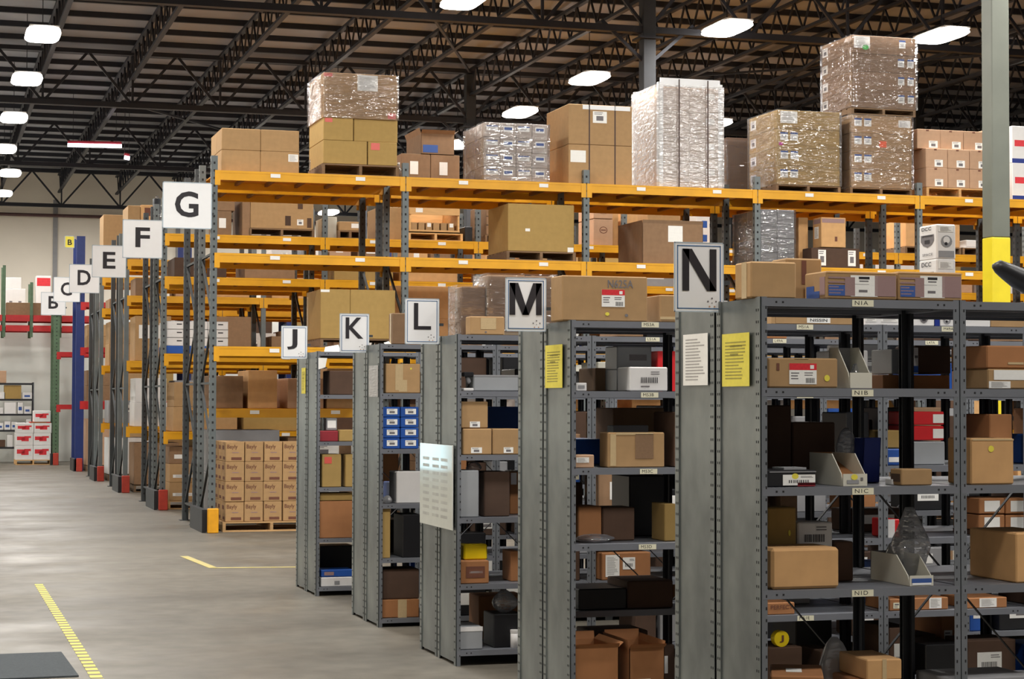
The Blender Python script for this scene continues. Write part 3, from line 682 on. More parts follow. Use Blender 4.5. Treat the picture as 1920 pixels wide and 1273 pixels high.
def bag(x, y, z, rx, ry, rz_, label, mt='clear_bag', seed=1, neck=True, name='plastic_bag', cat='bag', flat=False):
    rnd = random.Random(seed); b = MB(); n, mz = 14, 9
    ph = [rnd.uniform(0, 6.28) for _ in range(6)]
    for j in range(mz+1):
        t = j/mz; pr = math.sin(min(t*1.25+.12, 1)*math.pi*.62)**.7*(1-.78*max(0, (t-.45)/.55) if neck else math.sqrt(max(.02, 1-t*t*.97)))
        for i in range(n):
            a = i*2*math.pi/n; w = 1+.13*math.sin(3*a+ph[0]+t*2)+.09*math.sin(5*a+ph[1]-t*4)+rnd.uniform(-.04, .04)
            b.v.append((rx*pr*w*math.cos(a), ry*pr*w*math.sin(a), rz_*2*t))
    for j in range(mz):
        for i in range(n): b._f([j*n+i, j*n+(i+1) % n, (j+1)*n+(i+1) % n, (j+1)*n+i], 0)
    b._f(list(range(n))[::-1], 0); b._f([mz*n+i for i in range(n)], 0)
    return ob(name, b.mesh(name, [mt], True), None, (x, y, z+.001), 0, None, label, cat)
def bin_open(px0, pyt, px1, z0, Y, d, hback, mt, label, marks=(), inner=None, lip=.55, key=None, fill=None):
    """open-fronted shelf bin: low front wall, sides rising to a high back"""
    x0, z1 = PY(px0, pyt, Y); x1, _ = PY(px1, pyt, Y); w, h = x1-x0, z1-z0; th = .004
    if key: claim(key, x0-.01, x1+.01)
    t = thing('shelf_bin', label, 'bin', (x0, Y, z0+.0008))
    ob('front_wall', MB().box(0, 0, 0, w, th, h).mesh('front_wall', [mt]), t)
    for x in (0, w-th):
        b = MB(); pts = [(0, 0), (d, 0), (d, hback), (d*lip, hback), (.02, h)]
        k = len(b.v); b.v += [(x, p, q) for p, q in pts]+[(x+th, p, q) for p, q in pts]; b._f([0, 1, 2, 3, 4], 0); b._f([9, 8, 7, 6, 5], 0)
        for i in range(5): b._f([i, i+5, (i+1) % 5+5, (i+1) % 5], 0)
        ob('side_wall', b.mesh('side_wall', [mt]), t)
    ob('back_wall', MB().box(0, d-th, 0, w, d, hback).mesh('back_wall', [inner or mt]), t)
    ob('bin_floor', MB().box(th, th, 0, w-th, d-th, .003).mesh('bin_floor', [inner or mt]), t)
    if fill: ob('divider', MB().bar((w*.5, .03, .02), (w*.5, d-.02, hback*.8), w*.9, .004).mesh('divider', [fill]), t)
    for mk in marks: mark(t, (w, d, h), *mk)
    return t
def open_carton(px0, pyt, px1, z0, Y, d, mt, label, marks=(), key=None, flap=.12, fold=(.5, .9, .3, .7)):
    """carton with its four flaps up"""
    x0, z1 = PY(px0, pyt, Y); x1, _ = PY(px1, pyt, Y); w, h = x1-x0, z1-z0; th = .004
    if key: claim(key, x0-.01, x1+.01)
    t = thing('open_carton', label, 'box', (x0, Y, z0+.0008)); b = MB()
    b.box(0, 0, 0, w, th, h).box(0, d-th, 0, w, d, h).box(0, 0, 0, th, d, h).box(w-th, 0, 0, w, d, h).box(0, 0, 0, w, d, th)
    ob('carton_body', b.mesh('carton_body', [mt]), t)
    a = fold
    for (p, q, r, s_) in (((0, 0, h), (w, 0, h), (w, -flap*a[0], h+flap*(1-a[0])), (0, -flap*a[0], h+flap*(1-a[0]))),
                          ((0, d, h), (w, d, h), (w, d+flap*a[1]*.2, h+flap), (0, d+flap*a[1]*.2, h+flap)),
                          ((0, 0, h), (0, d, h), (-flap*a[2], d, h+flap*.8), (-flap*a[2], 0, h+flap*.8)),
                          ((w, 0, h), (w, d, h), (w+flap*a[3], d, h+flap*.6), (w+flap*a[3], 0, h+flap*.6))):
        f = MB(); f.quad(p, q, r, s_); o_ = [(v[0], v[1]+.002, v[2]+.002) for v in (p, q, r, s_)]; f.quad(o_[3], o_[2], o_[1], o_[0]); ob('flap', f.mesh('flap', [mt]), t)
    for mk in marks: mark(t, (w, d, h), *mk)
    return t
def paper(pts, label, name='crumpled_paper', mt='paper', th=.004):
    """a creased sheet over a few points"""
    b = MB(); n = len(pts); c = Vector((sum(p[0] for p in pts)/n, sum(p[1] for p in pts)/n, sum(p[2] for p in pts)/n+.02)); c0 = Vector(pts[0])
    b.v = [tuple(Vector(p)-c0) for p in pts]+[tuple(c-c0)]+[tuple(Vector(p)-c0+Vector((0, 0, -th))) for p in pts]+[tuple(c-c0+Vector((0, 0, -th)))]
    for i in range(n): b._f([i, (i+1) % n, n], 0); b._f([n+1+(i+1) % n, n+1+i, 2*n+1], 0); b._f([i, n+1+i, n+1+(i+1) % n, (i+1) % n], 0)
    return ob(name, b.mesh(name, [mt]), None, tuple(c0), 0, None, label, 'paper')

def key(row, run, lev, px, Y): x = PY(px, 700, Y)[0]; return (row, run, lev)
_carton = carton
def carton(*a, **k):
    o = _carton(*a, **k)
    if FILLING[0]: FL.append(o)
    return o
def on(row, lev, px0, pyt, px1, mt, label, marks=(), dy=.03, d=.3, **kw):
    run = 0 if dy < UD else 1; d = min(d, UD-.04-dy) if run == 0 else min(d, .95-dy)
    return place(px0, pyt, px1, LEV[row][lev], ROWS[row]+dy, d, mt, label, marks, key=(row, run, lev), **kw)

# ---- on top of the nearest shelving (N)
on('N', 0, 1408, 490, 1493, 'kraft', 'plain tan carton with a tape line, leftmost on top of the nearest shelving', [('l', .45, 0, .75, 1, 'm:tape')], d=.17, dy=.05)
on('N', 0, 1474, 484, 1541, 'kraft', 'tan carton with a brown mark, behind the leftmost one on top of the nearest shelving', [('f', .43, .4, .56, .95, 'm:ink_brown')], d=.2, dy=.27)
PH = lambda: [('f', .03, .12, .40, .86, 'bluebig'), ('f', .68, .12, .98, .86, 'm:ink_mauve'), ('f', .34, .1, .72, .86, 'philabel'), ('f', 0, .93, 1, .97, 'm:kraft_bright')]
on('N', 0, 1549, 508, 1682, 'kraft', 'long low blue-printed carton, left of the pair on the nearest shelving', [('l', .1, .05, .45, .5, 'm:ink_blue'), ('l', .45, .05, .7, .3, 'm:ink_blue'), ('l', .72, .15, .95, .8, 'm:ink_mauve')]+PH(), dy=.02, d=.21)
on('N', 0, 1684, 509, 1804, 'kraft', 'long low blue-printed carton, right of the pair on the nearest shelving', PH(), dy=.02, d=.21)
for a, b_, l in ((485, 557, 'lower'), (420, 485, 'upper')):
    z0 = LEV['N'][0] if l == 'lower' else PY(1757, 486, 7.74)[1]
    place(1756, a if l == 'lower' else b_-65, 1792, z0, 7.74, .16, 'white_card', 'white carton with grey pictures, %s of two upright on the nearest shelving' % l,
          [('l', .18, .84, .72, .94, 'T:ink:DCC'), ('l', .12, .36, .86, .72, 'shield'), ('l', .22, .12, .8, .19, 'T:ink_soft:SPACE'), ('f', .1, .78, .85, .94, 'lines'), ('f', .22, .34, .8, .68, 'picture'), ('f', .1, .06, .9, .24, 'm:grey_card')], cat='box')
# black moulded chute standing at the right edge
t = thing('black_chute', 'black plastic spout cut by the right edge, on top of the nearest shelving', 'plastic part', (0, 0, 0))
Yc = 7.62; pts = []
for (px, py, r) in ((1862, 499, .012), (1872, 500, .035), (1888, 509, .045), (1908, 521, .055), (1935, 533, .062), (1965, 545, .06), (1985, 556, .055)):
    x, z = PY(px, py, Yc); pts.append(((x, Yc, z), r))
t.location = (pts[-1][0][0], Yc, HT)
rel = [Vector(p[0])-Vector(t.location) for p in pts]
ob('spout', MB().tube(rel, [p[1]*.9 for p in pts], 12).mesh('spout', ['black_plastic'], True), t)
ob('foot', MB().cbox(-.09, -.12, .001, .12, .2, .02, .006).mesh('foot', ['black_plastic']), t)

# ---- nearest shelving, level N1A-N1B
RED = lambda: [('f', .31, .12, .69, .82, 'redlabel')]
on('N', 1, 1440, 671, 1571, 'kraft', 'tan carton with red and white label and yellow dot, on shelf N1B', [('f', .30, .12, .69, .82, 'redlabel'), ('f', .80, .22, .88, .44, 'dot_y'), ('f', .12, .58, .16, .82, 'm:ink_brown'), ('f', .38, .97, .58, 1.0, 'm:tape')], d=.36, rz=0)
bin_open(1594, 699, 1635, LEV['N'][1], ROWS['N']+.02, .2, .175, 'cream_card', 'white open-front bin holding small parts above the N1B label', [], 'grey_card', .6, ('N', 0, 1))
x, z = PY(1603, 690, 7.62); bag(x, 7.62, LEV['N'][1]+.005, .022, .05, .05, 'clear bag of parts inside the white bin above the N1B label', seed=3)
on('N', 1, 1818+34, 692, 1945, 'kraft', 'tan carton with two white labels, under the other at the right edge of shelf N1B', [('f', .12, .45, .95, .95, 'white'), ('f', .02, .03, .45, .38, 'lines')], dy=.06, d=.3)
place(1850, 648, 1948, PY(1850, 691, 7.52)[1], 7.52, .31, 'kraft_orange', 'brown carton stacked on the one with two white labels at the right edge', [('f', .4, .18, .7, .28, 'm:tape')])
on('N', 1, 1656, 703, 1781, 'kraft_orange', 'flat brown carton lying behind the middle of shelf N1B', [], dy=.545, d=.3)
place(1716, 648, 1783, PY(1716, 701, 8.1)[1], 8.12, .2, 'kraft_dark', 'dark brown carton on the flat one behind shelf N1B')
place(1672, 655, 1690, PY(1672, 701, 8.0)[1], 8.0, .2, 'grey_tub', 'narrow grey tub on the flat brown carton behind shelf N1B', cat='tub')
place(1708, 652, 1722, PY(1708, 701, 7.99)[1], 7.99, .05, 'white_card', 'slim white box with a blue corner on the flat brown carton', [('f', .1, .05, .95, .3, 'm:blue_card'), ('f', .5, .6, .9, .7, 'm:ink_soft')])
# ---- N1B-N1C
on('N', 2, 1438, 882, 1530, 'black_plastic', 'low black box with printed end label and yellow dot on shelf N1C', [('f', .32, .08, .98, .72, 'barcode'), ('f', .62, .02, .98, .24, 'm:maroon_card'), ('f', .5, .45, .64, .8, 'dot_y'), ('f', .05, .86, 1.0, .92, 'm:grey_card')], d=.3, cat='box')
place(1470, 877, 1512, PY(1470, 882, 7.52)[1], 7.54, .12, 'grey_card', 'small flat grey box on the low black box on shelf N1C')
bin_open(1581, 889, 1626, LEV['N'][2], ROWS['N']+.02, .33, .135, 'cream_card', 'cream open-front bin with yellow dot above the N1C label', [('f', .32, .5, .6, .98, 'dot_y'), ('f', .15, .2, .65, .5, 'm:grey_card'), ('f', .72, .45, .82, .7, 'm:ink_soft')], 'kraft_orange', .33, ('N', 0, 2), 'kraft_orange')
t = thing('blue_bin', 'dark blue plastic bin standing on end on shelf N1C', 'bin', (PY(1618, 900, 7.75)[0], 7.76, LEV['N'][2]+.001)); claim(('N', 0, 2), t.location.x, t.location.x+.11)
hz = PY(1618, 821, 7.76)[1]-LEV['N'][2]
for nm, bx in (('bin_base', (0, 0, 0, .085, .008, hz)), ('side_wall', (0, 0, 0, .006, .09, hz)), ('side_wall', (.079, 0, 0, .085, .09, hz)), ('end_wall', (0, 0, 0, .085, .09, .006))):
    b = MB().cbox(*bx, .002); b.v = [(v[0]+v[2]*.05, v[1], v[2]) for v in b.v]; ob(nm, b.mesh(nm, ['navy_plastic']), t)
x = PY(1588, 850, 7.86)[0]; bag(x, 7.86, LEV['N'][2]+.09, .055, .03, .075, 'clear plastic bag leaning behind the cream bin on shelf N1C', seed=5, neck=False)
place(1563, 862, 1612, LEV['N'][2], 7.84, .08, 'kraft_dark', 'dark brown box under the clear bag behind the cream bin')
on('N', 2, 1690, 880, 1748, 'kraft', 'small tan carton at the right on shelf N1C', [('l', .1, .2, .9, .7, 'm:kraft_dark')], d=.1)
place(1672, 899, 1686, LEV['N'][2], 7.56, .06, 'white_card', 'tiny white box left of the small tan carton on shelf N1C')
on('N', 2, 1820, 822, 1901, 'kraft_bright', 'tall tan carton with yellow dot at the right on the N1C level', [('f', .40, .70, .53, .84, 'dot_y'), ('f', .04, .95, .99, .985, 'm:tape')], d=.2)
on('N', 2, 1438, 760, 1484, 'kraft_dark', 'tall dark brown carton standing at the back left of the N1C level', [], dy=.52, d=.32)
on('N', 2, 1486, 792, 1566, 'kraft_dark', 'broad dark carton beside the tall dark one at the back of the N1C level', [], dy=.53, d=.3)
# ---- N1C-N1D
on('N', 3, 1447, 1029, 1574, 'kraft_bright', 'wrinkled kraft paper parcel on shelf N1D', [], d=.24, name='paper_parcel', cat='parcel', c=.012)
on('N', 3, 1438, 952, 1493, 'kraft_gold', 'tan carton with small yellow dot behind the kraft parcel', [('f', .72, .62, .8, .7, 'dot_y')], dy=.29, d=.14)
on('N', 3, 1496, 980, 1561, 'white_card', 'white barcode box behind the kraft parcel', [('f', .1, .55, .95, .95, 'barprint')], dy=.3, d=.14)
open_carton(1530, 1026, 1600, LEV['N'][3], ROWS['N']+.29+.0, .15, 'kraft_dark', 'dark open carton right of the white barcode box on shelf N1D', flap=.04) if False else on('N', 3, 1566, 1016, 1600, 'kraft_dark', 'dark brown carton right of the white barcode box on shelf N1D', [], dy=.31, d=.14)
bin_open(1706, 1080, 1750, LEV['N'][3], ROWS['N']+.02, .36, .125, 'cream_card', 'grey-white open-front bin with printed front right on shelf N1D', [('f', .08, .3, .92, .72, 'm:ink_blue'), ('f', .1, .1, .9, .3, 'm:sign_white')], 'grey_card', .34, ('N', 0, 3))
x, z = PY(1727, 1090, 7.56); bag(x, 7.66, LEV['N'][3]+.025, .085, .09, .15, 'knotted clear plastic bag standing in the bin on shelf N1D', seed=9)
x, z = PY(1688, 1060, 7.75); bag(x, 7.78, LEV['N'][3]+.006, .07, .06, .085, 'grey bag slumped in the back of the bin on shelf N1D', 'sheet_sleeve', 11, False)
on('N', 3, 1905, 1000, 1990, 'kraft_bright', 'tall carton cut by the right edge on the N1D level', [], d=.42)
# ---- lowest seen level of N
LZ = LEV['N'][4]
def at(px, py, z): return PZ(px, py, z)
o = carton(3.40, 3.62, 7.52, .36, LZ, LZ+.16, 'kraft_orange', 'long brown carton lying askew low at the left under shelf N1D', 'box', [('t', .3, .3, .6, .6, 'white')], rz=-.42); claim(('N', 0, 4), 3.3, 3.75)
o = carton(3.82, 3.99, 7.50, .3, LZ, LZ+.12, 'kraft_orange', 'lower of two small tan cartons under shelf N1D', 'box', [('f', .4, 0, .6, 1, 'm:tape')]); claim(('N', 0, 4), 3.8, 4.05)
carton(3.84, 4.0, 7.51, .3, LZ+.122, LZ+.21, 'kraft_bright', 'upper of two small tan cartons under shelf N1D', 'box', [('f', .44, 0, .56, 1, 'm:tape')], rz=-.06)
bag(3.88, 7.9, LZ, .09, .06, .13, 'white plastic bag behind the two small tan cartons', 'sheet_sleeve', 13, False)
carton(4.28, 4.7, 7.6, .3, LZ, LZ+.1, 'grey_card', 'flat grey carton low right under the N1D level', 'box')
# ---- seen through N, standing in M
on('M', 1, 1440, 690, 1560, 'grey_card', 'grey carton seen over the red-labelled carton', [], d=.3, dy=.05)
for i, (a, b_, c) in enumerate(((772, 797, 'upper'), (799, 826, 'lower'))):
    z0 = PY(1720, b_, 10.0)[1]
    place(1712, a, 1770, z0, 10.0, .3, 'red_card', '%s of two red boxes with white labels seen behind the nearest shelving' % c, [('f', .64, .15, .98, .8, 'white')])
place(1700, 828, 1772, LEV['M'][2], 10.0, .32, 'grey_tub', 'grey tub under the two red boxes', cat='tub'); claim(('M', 0, 2), PY(1695, 800, 9.97)[0], PY(1775, 800, 9.97)[0])
on('M', 2, 1656, 842, 1690, 'blue_card', 'blue box with white label behind the blue bin', [('f', .3, .2, .95, .5, 'white')], d=.3)
place(1656, 807, 1688, PY(1656, 841, 10)[1], 10.0, .25, 'kraft_gold', 'small tan box on the blue box behind the nearest shelving')
on('M', 3, 1665, 974, 1690, 'red_card', 'red and white box seen through the N1D level', [('f', 0, 0, .5, 1, 'm:white_card')], d=.2)
for i, (px0, px1) in enumerate(((1836, 1884), (1886, 1930))):
    for j, (a, b_) in enumerate(((966, 995), (935, 964))):
        place(px0, a, px1, PY(px0, b_, 9.99)[1], 9.99, .3, 'kraft_orange', 'brown carton with white label seen at right edge, %s %s of four' % (('lower', 'upper')[j], ('left', 'right')[i]), [('f', .2, .15, .8, .85, 'white')])
place(1836, 996, 1930, LEV['M'][3], 9.99, .3, 'kraft_dark', 'dark carton under the four brown cartons with white labels'); claim(('M', 0, 3), PY(1830, 800, 9.97)[0], 7)
on('M', 4, 1440, 1131, 1490, 'kraft_orange', 'brown carton with dark lettering seen under the kraft parcel', [('f', .1, .45, .92, .8, 'T:ink_brown:PERFECT')], d=.3)
on('M', 4, 1668, 1124, 1690, 'kraft_orange', 'narrow brown carton with white label under the N1D shelf', [('f', .3, .2, .9, .7, 'yheader')], d=.3)
on('M', 4, 1706, 1122, 1778, 'kraft_orange', 'brown carton with white end label seen under the knotted bag', [('f', .5, .1, .82, .98, 'lines')], d=.3)
on('M', 4, 1812, 1122, 1888, 'kraft_orange', 'brown carton with a printed white sheet, low at the right', [('f', .32, .08, .74, .95, 'lines')], d=.3)
t = thing('tape_roll', 'round yellow tape roll with dark mark low behind the nearest shelving', 'tape roll', (PY(1463, 1197, 10.02)[0], 10.02, PY(1463, 1197, 10.02)[1]))
b = MB(); b.tube([(0, -.02, 0), (0, .03, 0)], .045, 20); ob('roll', b.mesh('roll', ['yellow_plastic']), t); ob('hub_mark', text_mesh('J', 'ink_brown', .02, .001), t, (-.014, -.0215, -.02), 0, (.026, 1, .04))
carton(t.location.x-.09, t.location.x+.12, 9.99, .3, LEV['M'][5], t.location.z-.046, 'kraft_dark', 'dark carton carrying the yellow tape roll', 'box'); claim(('M', 0, 5), t.location.x-.11, t.location.x+.14)
# ---- on top of M
on('M', 0, 1054, 516, 1214, 'kraft', 'large tan carton with red and white label and marker writing, on the M shelving',
   [('f', .46, .32, .73, .70, 'redlabel'), ('f', .53, .74, .83, .92, 'T:ink_soft:N625A'), ('f', .5, .12, .55, .2, 'dot_y'), ('f', .73, .10, .77, .17, 'dot_k')], d=.2, dy=.03)
place(1046, 509, 1120, PY(1046, 515.5, 10.1)[1], 10.0, .05, 'kraft_bright', 'loose cardboard flap lying on the large tan carton') if False else None
on('M', 0, 1238, 553, 1290, 'kraft', 'small tan carton with tape half hidden behind the N sign', [('f', 0, .1, 1, .2, 'm:tape')], d=.3)
for i, (a, b_, px0, px1, mtt, l) in enumerate(((556, 604, 1440, 1454, 'kraft', 'left'), (580, 606, 1454, 1600, 'kraft', 'long flat'))):
    on('M', 0, px0+6 if not i else px0, 586 if i else 584, px1, mtt, '%s tan carton on the M shelving seen under the N1A shelf' % l, [('f', .40, .12, .70, .66, 'white'), ('f', .44, .24, .66, .5, 'T:ink:NISSIN')] if i else [], d=.3)
on('M', 0, 1621, 587, 1690, 'white_card', 'white carton with printed frame on the M shelving, left of three', [('f', .02, .3, .32, .9, 'lines'), ('f', .45, .3, .9, .9, 'lines')], d=.3)
on('M', 0, 1712, 588, 1752, 'white_card', 'white carton with grey shield print on the M shelving', [('f', .3, .2, .7, .9, 'shield')], d=.3)
on('M', 0, 1753, 588, 1762, 'navy_plastic', 'narrow dark blue box between white cartons on the M shelving', [], d=.3)
on('M', 0, 1763, 588, 1788, 'white_card', 'white carton with round picture beside the narrow blue box', [('f', .2, .15, .8, .9, 'picture')], d=.3)
on('M', 0, 1809, 592, 1857, 'white_card', 'white carton at the right on the M shelving', [], d=.3)
on('M', 0, 1858, 594, 1935, 'kraft', 'tan carton at the right edge on the M shelving', [], d=.3)
# ---- M shelves, first bay
on('M', 1, 1181, 688, 1252, 'white_card', 'white box with black barcode on the M shelving', [('f', .22, .12, .88, .85, 'barprint')], dy=.02, d=.2)
for k, (a, zz) in enumerate(((692, None), (649, 1))):
    z0 = LEV['M'][1] if zz is None else PY(1155, 693, 10.05)[1]
    place(1157, a, 1222, z0, 10.2, .2, 'grey_tub', '%s grey plastic tote behind the white barcode box' % ('lower', 'upper')[k], [('f', .35, .4, .85, .65, 'm:ink_soft')], cat='tote')
on('M', 1, 1117, 690, 1144, 'kraft_dull', 'small brown carton left of the grey totes', [], dy=.5, d=.3)
on('M', 1, 1080, 718, 1100, 'white_card', 'small white box at the left end of the second M shelf', [('f', .2, .3, .8, .7, 'm:grey_card')], d=.1)
on('M', 2, 1140, 811, 1246, 'kraft', 'long tan carton with clear tape on the third M shelf', [('f', .04, .05, .14, .95, 'm:tape'), ('f', .48, .25, .8, .95, 'm:kraft_dull'), ('f', .14, .93, .8, .99, 'm:tape')], d=.14)
place(1150, 798, 1216, PY(1150, 811, 10.1)[1], 10.0, .1, 'black_plastic', 'black plastic strip lying on the long tan carton', cat='plastic part')
on('M', 2, 1075, 853, 1114, 'kraft_pink', 'small salmon carton with a white label on the third M shelf', [('f', .14, .4, .75, .8, 'lines')], d=.12)
on('M', 2, 1150, 765, 1245, 'kraft_dull', 'dull brown carton at the back of the third M shelf', [], dy=.51, d=.3)
on('M', 3, 1084, 950, 1128, 'kraft_orange', 'brown carton at the left of the dark M shelf', [], dy=.2, d=.2)
on('M', 3, 1130, 952, 1190, 'kraft_dark', 'dark brown carton beside the brown one on the dark M shelf', [], dy=.2, d=.2)
on('M', 3, 1180, 892, 1246, 'black_plastic', 'black crate filling the middle of the dark M shelf', [], dy=.5, d=.3, cat='crate')
on('M', 3, 1246, 945, 1268, 'kraft_gold', 'narrow tan carton beside the black crate', [], dy=.1, d=.2)
x, z = PY(1118, 1012, 10.05); bag(x, 10.08, LEV['M'][3], .13, .1, .022, 'flat clear plastic bag on the fourth M shelf', seed=15, neck=False)
for j in range(5):
    za, zb = PY(1080, 986-j*21, 12.6)[1], PY(1080, 967-j*21, 12.6)[1]
    if j < 5: place(1066, 967-j*21, 1088, za, 12.36+.0, .3, 'blue_card', 'blue box with pale label, %s from the bottom of the stack on the L shelving' % ORD[j], [('f', .3, .25, .9, .75, 'yheader')])
claim(('L', 0, 3), PY(1060, 900, 12.3)[0], PY(1096, 900, 12.3)[0])
carton(*[PY(p, 987, 12.36)[0] for p in (1066, 1088)], 12.34, .32, LEV['L'][3], PY(1080, 987, 12.36)[1], 'kraft_dark', 'low dark carton under the stack of blue boxes') if PY(1080, 987, 12.36)[1] > LEV['L'][3]+.01 else None
on('L', 4, 1128, 1037, 1220, 'kraft_orange', 'orange-brown carton with two printed labels seen under the M shelves', [('f', .08, .12, .36, .92, 'lines'), ('f', .43, .38, .68, .82, 'barcode')], d=.3)
open_carton(1078, 1216, 1160, LEV['M'][5], ROWS['M']+.02, .4, 'kraft_orange', 'open brown carton low at the left under the M shelves', flap=.04, key=('M', 0, 5))
open_carton(1180, 1216, 1246, LEV['M'][5], ROWS['M']+.03, .4, 'kraft_orange', 'open brown carton with raised flaps low under the M shelves', [('f', .12, .1, .6, .45, 'lines')], flap=.055, fold=(.6, .1, .2, .1), key=('M', 0, 5))
place(1112, 1185, 1215, LEV['M'][5]+.0, 10.46, .3, 'kraft_dark', 'tall dark carton behind the open brown cartons')
# ---- on top of L
on('L', 0, 882, 593, 946, 'kraft', 'small tan carton with brown tape on top of the L shelving', [('f', .3, .3, .75, .92, 'm:tape'), ('f', .42, .1, .48, .2, 'dot_k')], d=.12, dy=.02)
on('L', 0, 914, 516, 1040, 'kraft_dull', 'large dull brown wrapped carton behind the M sign', [('f', .05, .02, .9, .06, 'm:tape')], dy=.22, d=.3)
on('L', 0, 866, 537, 911, 'kraft_dull', 'dark film-wrapped carton at the left on top of the L shelving', [], dy=.24, d=.25)
x0, z1 = PY(863, 534, 12.5); x1, _ = PY(913, 534, 12.5); wrap(x0+.004, x1, 12.53, .24, LEV['L'][0], z1, 'crinkled film around the dark carton on top of the L shelving', seed=4)
x0, z1 = PY(914, 513, 12.5); x1, _ = PY(1040, 513, 12.5); wrap(x0, x1, 12.495, .31, LEV['L'][0], z1, 'crinkled film around the large dull brown carton behind the M sign', seed=21)
# ---- L shelves
on('L', 1, 888, 703, 972, 'grey_tub', 'long pale grey tub on the second L shelf', [('f', 0, .9, 1, 1, 'm:grey_card')], d=.2, dy=.06, cat='tub')
t = thing('hand_scanner_stand', 'small grey device with white foot beside the pale grey tub', 'device', (PY(874, 725, 12.35)[0], 12.36, LEV['L'][1])); 
ob('foot', MB().cbox(-.02, -.02, .001, .05, .04, .02, .004).mesh('foot', ['white_card']), t); ob('body', MB().tube([(.02, .01, .02), (.025, .01, .06), (.01, .01, .1)], [.012, .018, .014], 8).mesh('body', ['grey_card'], True), t); ob('head', MB().cbox(-.02, -.02, .095, .05, .04, .125, .006).mesh('head', ['black_plastic']), t)
LB = [('f', .28, .06, .66, .28, 'shipdark')]
on('L', 2, 868, 804, 922, 'kraft', 'tan carton with small white label, lower left of three on the third L shelf', LB, d=.3, dy=.02)
on('L', 2, 924, 804, 975, 'kraft', 'tan carton with small white label, lower right of three on the third L shelf', [('f', .4, .06, .75, .28, 'shipdark')], d=.3, dy=.02)
place(865, 753, 915, PY(865, 803, 12.31)[1], 12.31, .3, 'kraft', 'tan carton with small white label stacked on top of the lower left one', [('f', .32, .03, .7, .25, 'shipdark')])
on('L', 3, 862, 882, 898, 'grey_tub', 'pale grey plastic container at the left on the fourth L shelf', [], d=.2, cat='container')
x, z = PY(886, 880, 12.45); bag(x, 12.42, z-.02, .06, .05, .035, 'clear film crumpled on the pale grey container', seed=23, neck=False)
on('L', 3, 908, 885, 956, 'kraft_dark', 'dark carton beside the pale grey container', [], dy=.08, d=.25)
place(956, 885, 974, LEV['L'][3], 12.6, .1, 'kraft_orange', 'narrow orange-brown carton at the right on the fourth L shelf', [('f', .1, .7, .7, .98, 'white')])
on('L', 4, 863, 1052, 917, 'kraft_orange', 'orange carton with framed print holding a yellow container', [('f', .2, .25, .85, .75, 'm:ink_brown'), ('f', .3, .35, .8, .65, 'm:kraft_orange'), ('f', .32, .45, .78, .55, 'lines')], d=.22)
place(870, 1021, 914, PY(870, 1051, 12.36)[1], 12.37, .12, 'yellow_plastic', 'bright yellow plastic container on the orange carton', [], cat='container', c=.01)
on('L', 4, 958, 1034, 975, 'kraft_orange', 'narrow brown carton at the right on the fifth L shelf', [], dy=.12, d=.2)
on('L', 5, 862, 1176, 905, 'grey_tub', 'grey tray on the lowest L shelf', [('f', 0, .8, 1, 1, 'm:white_card')], d=.3, cat='tray')
x, z = PY(950, 1150, 12.4); claim(('L', 0, 5), x-.13, x+.13); carton(x-.1, x+.1, 12.36, .25, LEV['L'][5], PY(950, 1150, 12.4)[1], 'black_plastic', 'black crate carrying a clear bag on the lowest L shelf', 'crate'); bag(x, 12.46, PY(950, 1150, 12.4)[1]+.001, .09, .08, .075, 'crumpled clear bag on the black crate', seed=25, neck=False)
t = thing('white_cylinder', 'white round tub at the right end of the lowest L shelf', 'tub', (PY(966, 1215, 12.31)[0], 12.33, LEV['L'][5])); ob('tub_body', MB().tube([(0, 0, .001), (0, 0, .1)], .026, 18).mesh('tub_body', ['white_card'], True), t); ob('lid', MB().tube([(0, 0, .1), (0, 0, .118)], .028, 18).mesh('lid', ['white_card']), t)
# ---- K
on('K', 0, 737, 587, 762, 'kraft_dull', 'small tan carton standing beside the L sign on the K shelving', [('l', .3, 0, .6, 1, 'm:tape')], d=.14, dy=.02)
z = LEV['K'][0]; Yk = ROWS['K']
x, _ = PY(716, 645, Yk+.2); paper([(x, Yk+.1, z+.006), (x+.1, Yk+.05, z+.006), (x+.16, Yk+.3, z+.03), (x+.05, Yk+.35, z+.02)], 'crumpled white paper on top of the K shelving')
on('K', 1, 723, 682, 788, 'kraft', 'tan carton with crossed tape and yellow dot on the second K shelf', [('f', .28, .1, .5, .98, 'm:tape'), ('f', .38, .05, .62, .45, 'm:tape'), ('f', .7, .8, .76, .87, 'dot_y')], d=.3)
for c in range(2):
    for j in range(4):
        za, zb = 841-j*19.6, 841-(j+1)*19.6+.6
        place(717+c*34.5, zb, 750+c*35, PY(717, za, Yk+.03)[1] if j else LEV['K'][2], Yk+.03, .3, 'blue_card', 'blue box with white label, %s column, %s from the bottom on the K shelving' % (('left', 'right')[c], ORD[j]),
              [('f', .25, .28, .85, .82, 'shipdark')])
claim(('K', 0, 2), 3.3, 3.7)
on('K', 3, 744, 884, 790, 'white_card', 'white box on the fourth K shelf', [('l', .05, .05, .95, .95, 'm:grey_card')], d=.25, dy=.05)
x, z = PY(729, 940, Yk+.05); bag(x, Yk+.09, LEV['K'][3], .04, .04, .03, 'crumpled pale bag at the left on the fourth K shelf', 'sheet_sleeve', 27, False)
on('K', 4, 717, 953, 732, 'kraft_gold', 'small tan box at the left on the fifth K shelf', [], dy=.02, d=.2)
on('K', 4, 755, 965, 790, 'black_plastic', 'black crate on the fifth K shelf', [], dy=.03, d=.3, cat='crate')
on('K', 5, 717, 1125, 786, 'kraft_orange', 'orange-brown carton with tan tape on the lowest K shelf', [('f', .42, 0, .66, 1, 'm:tape')], d=.3)
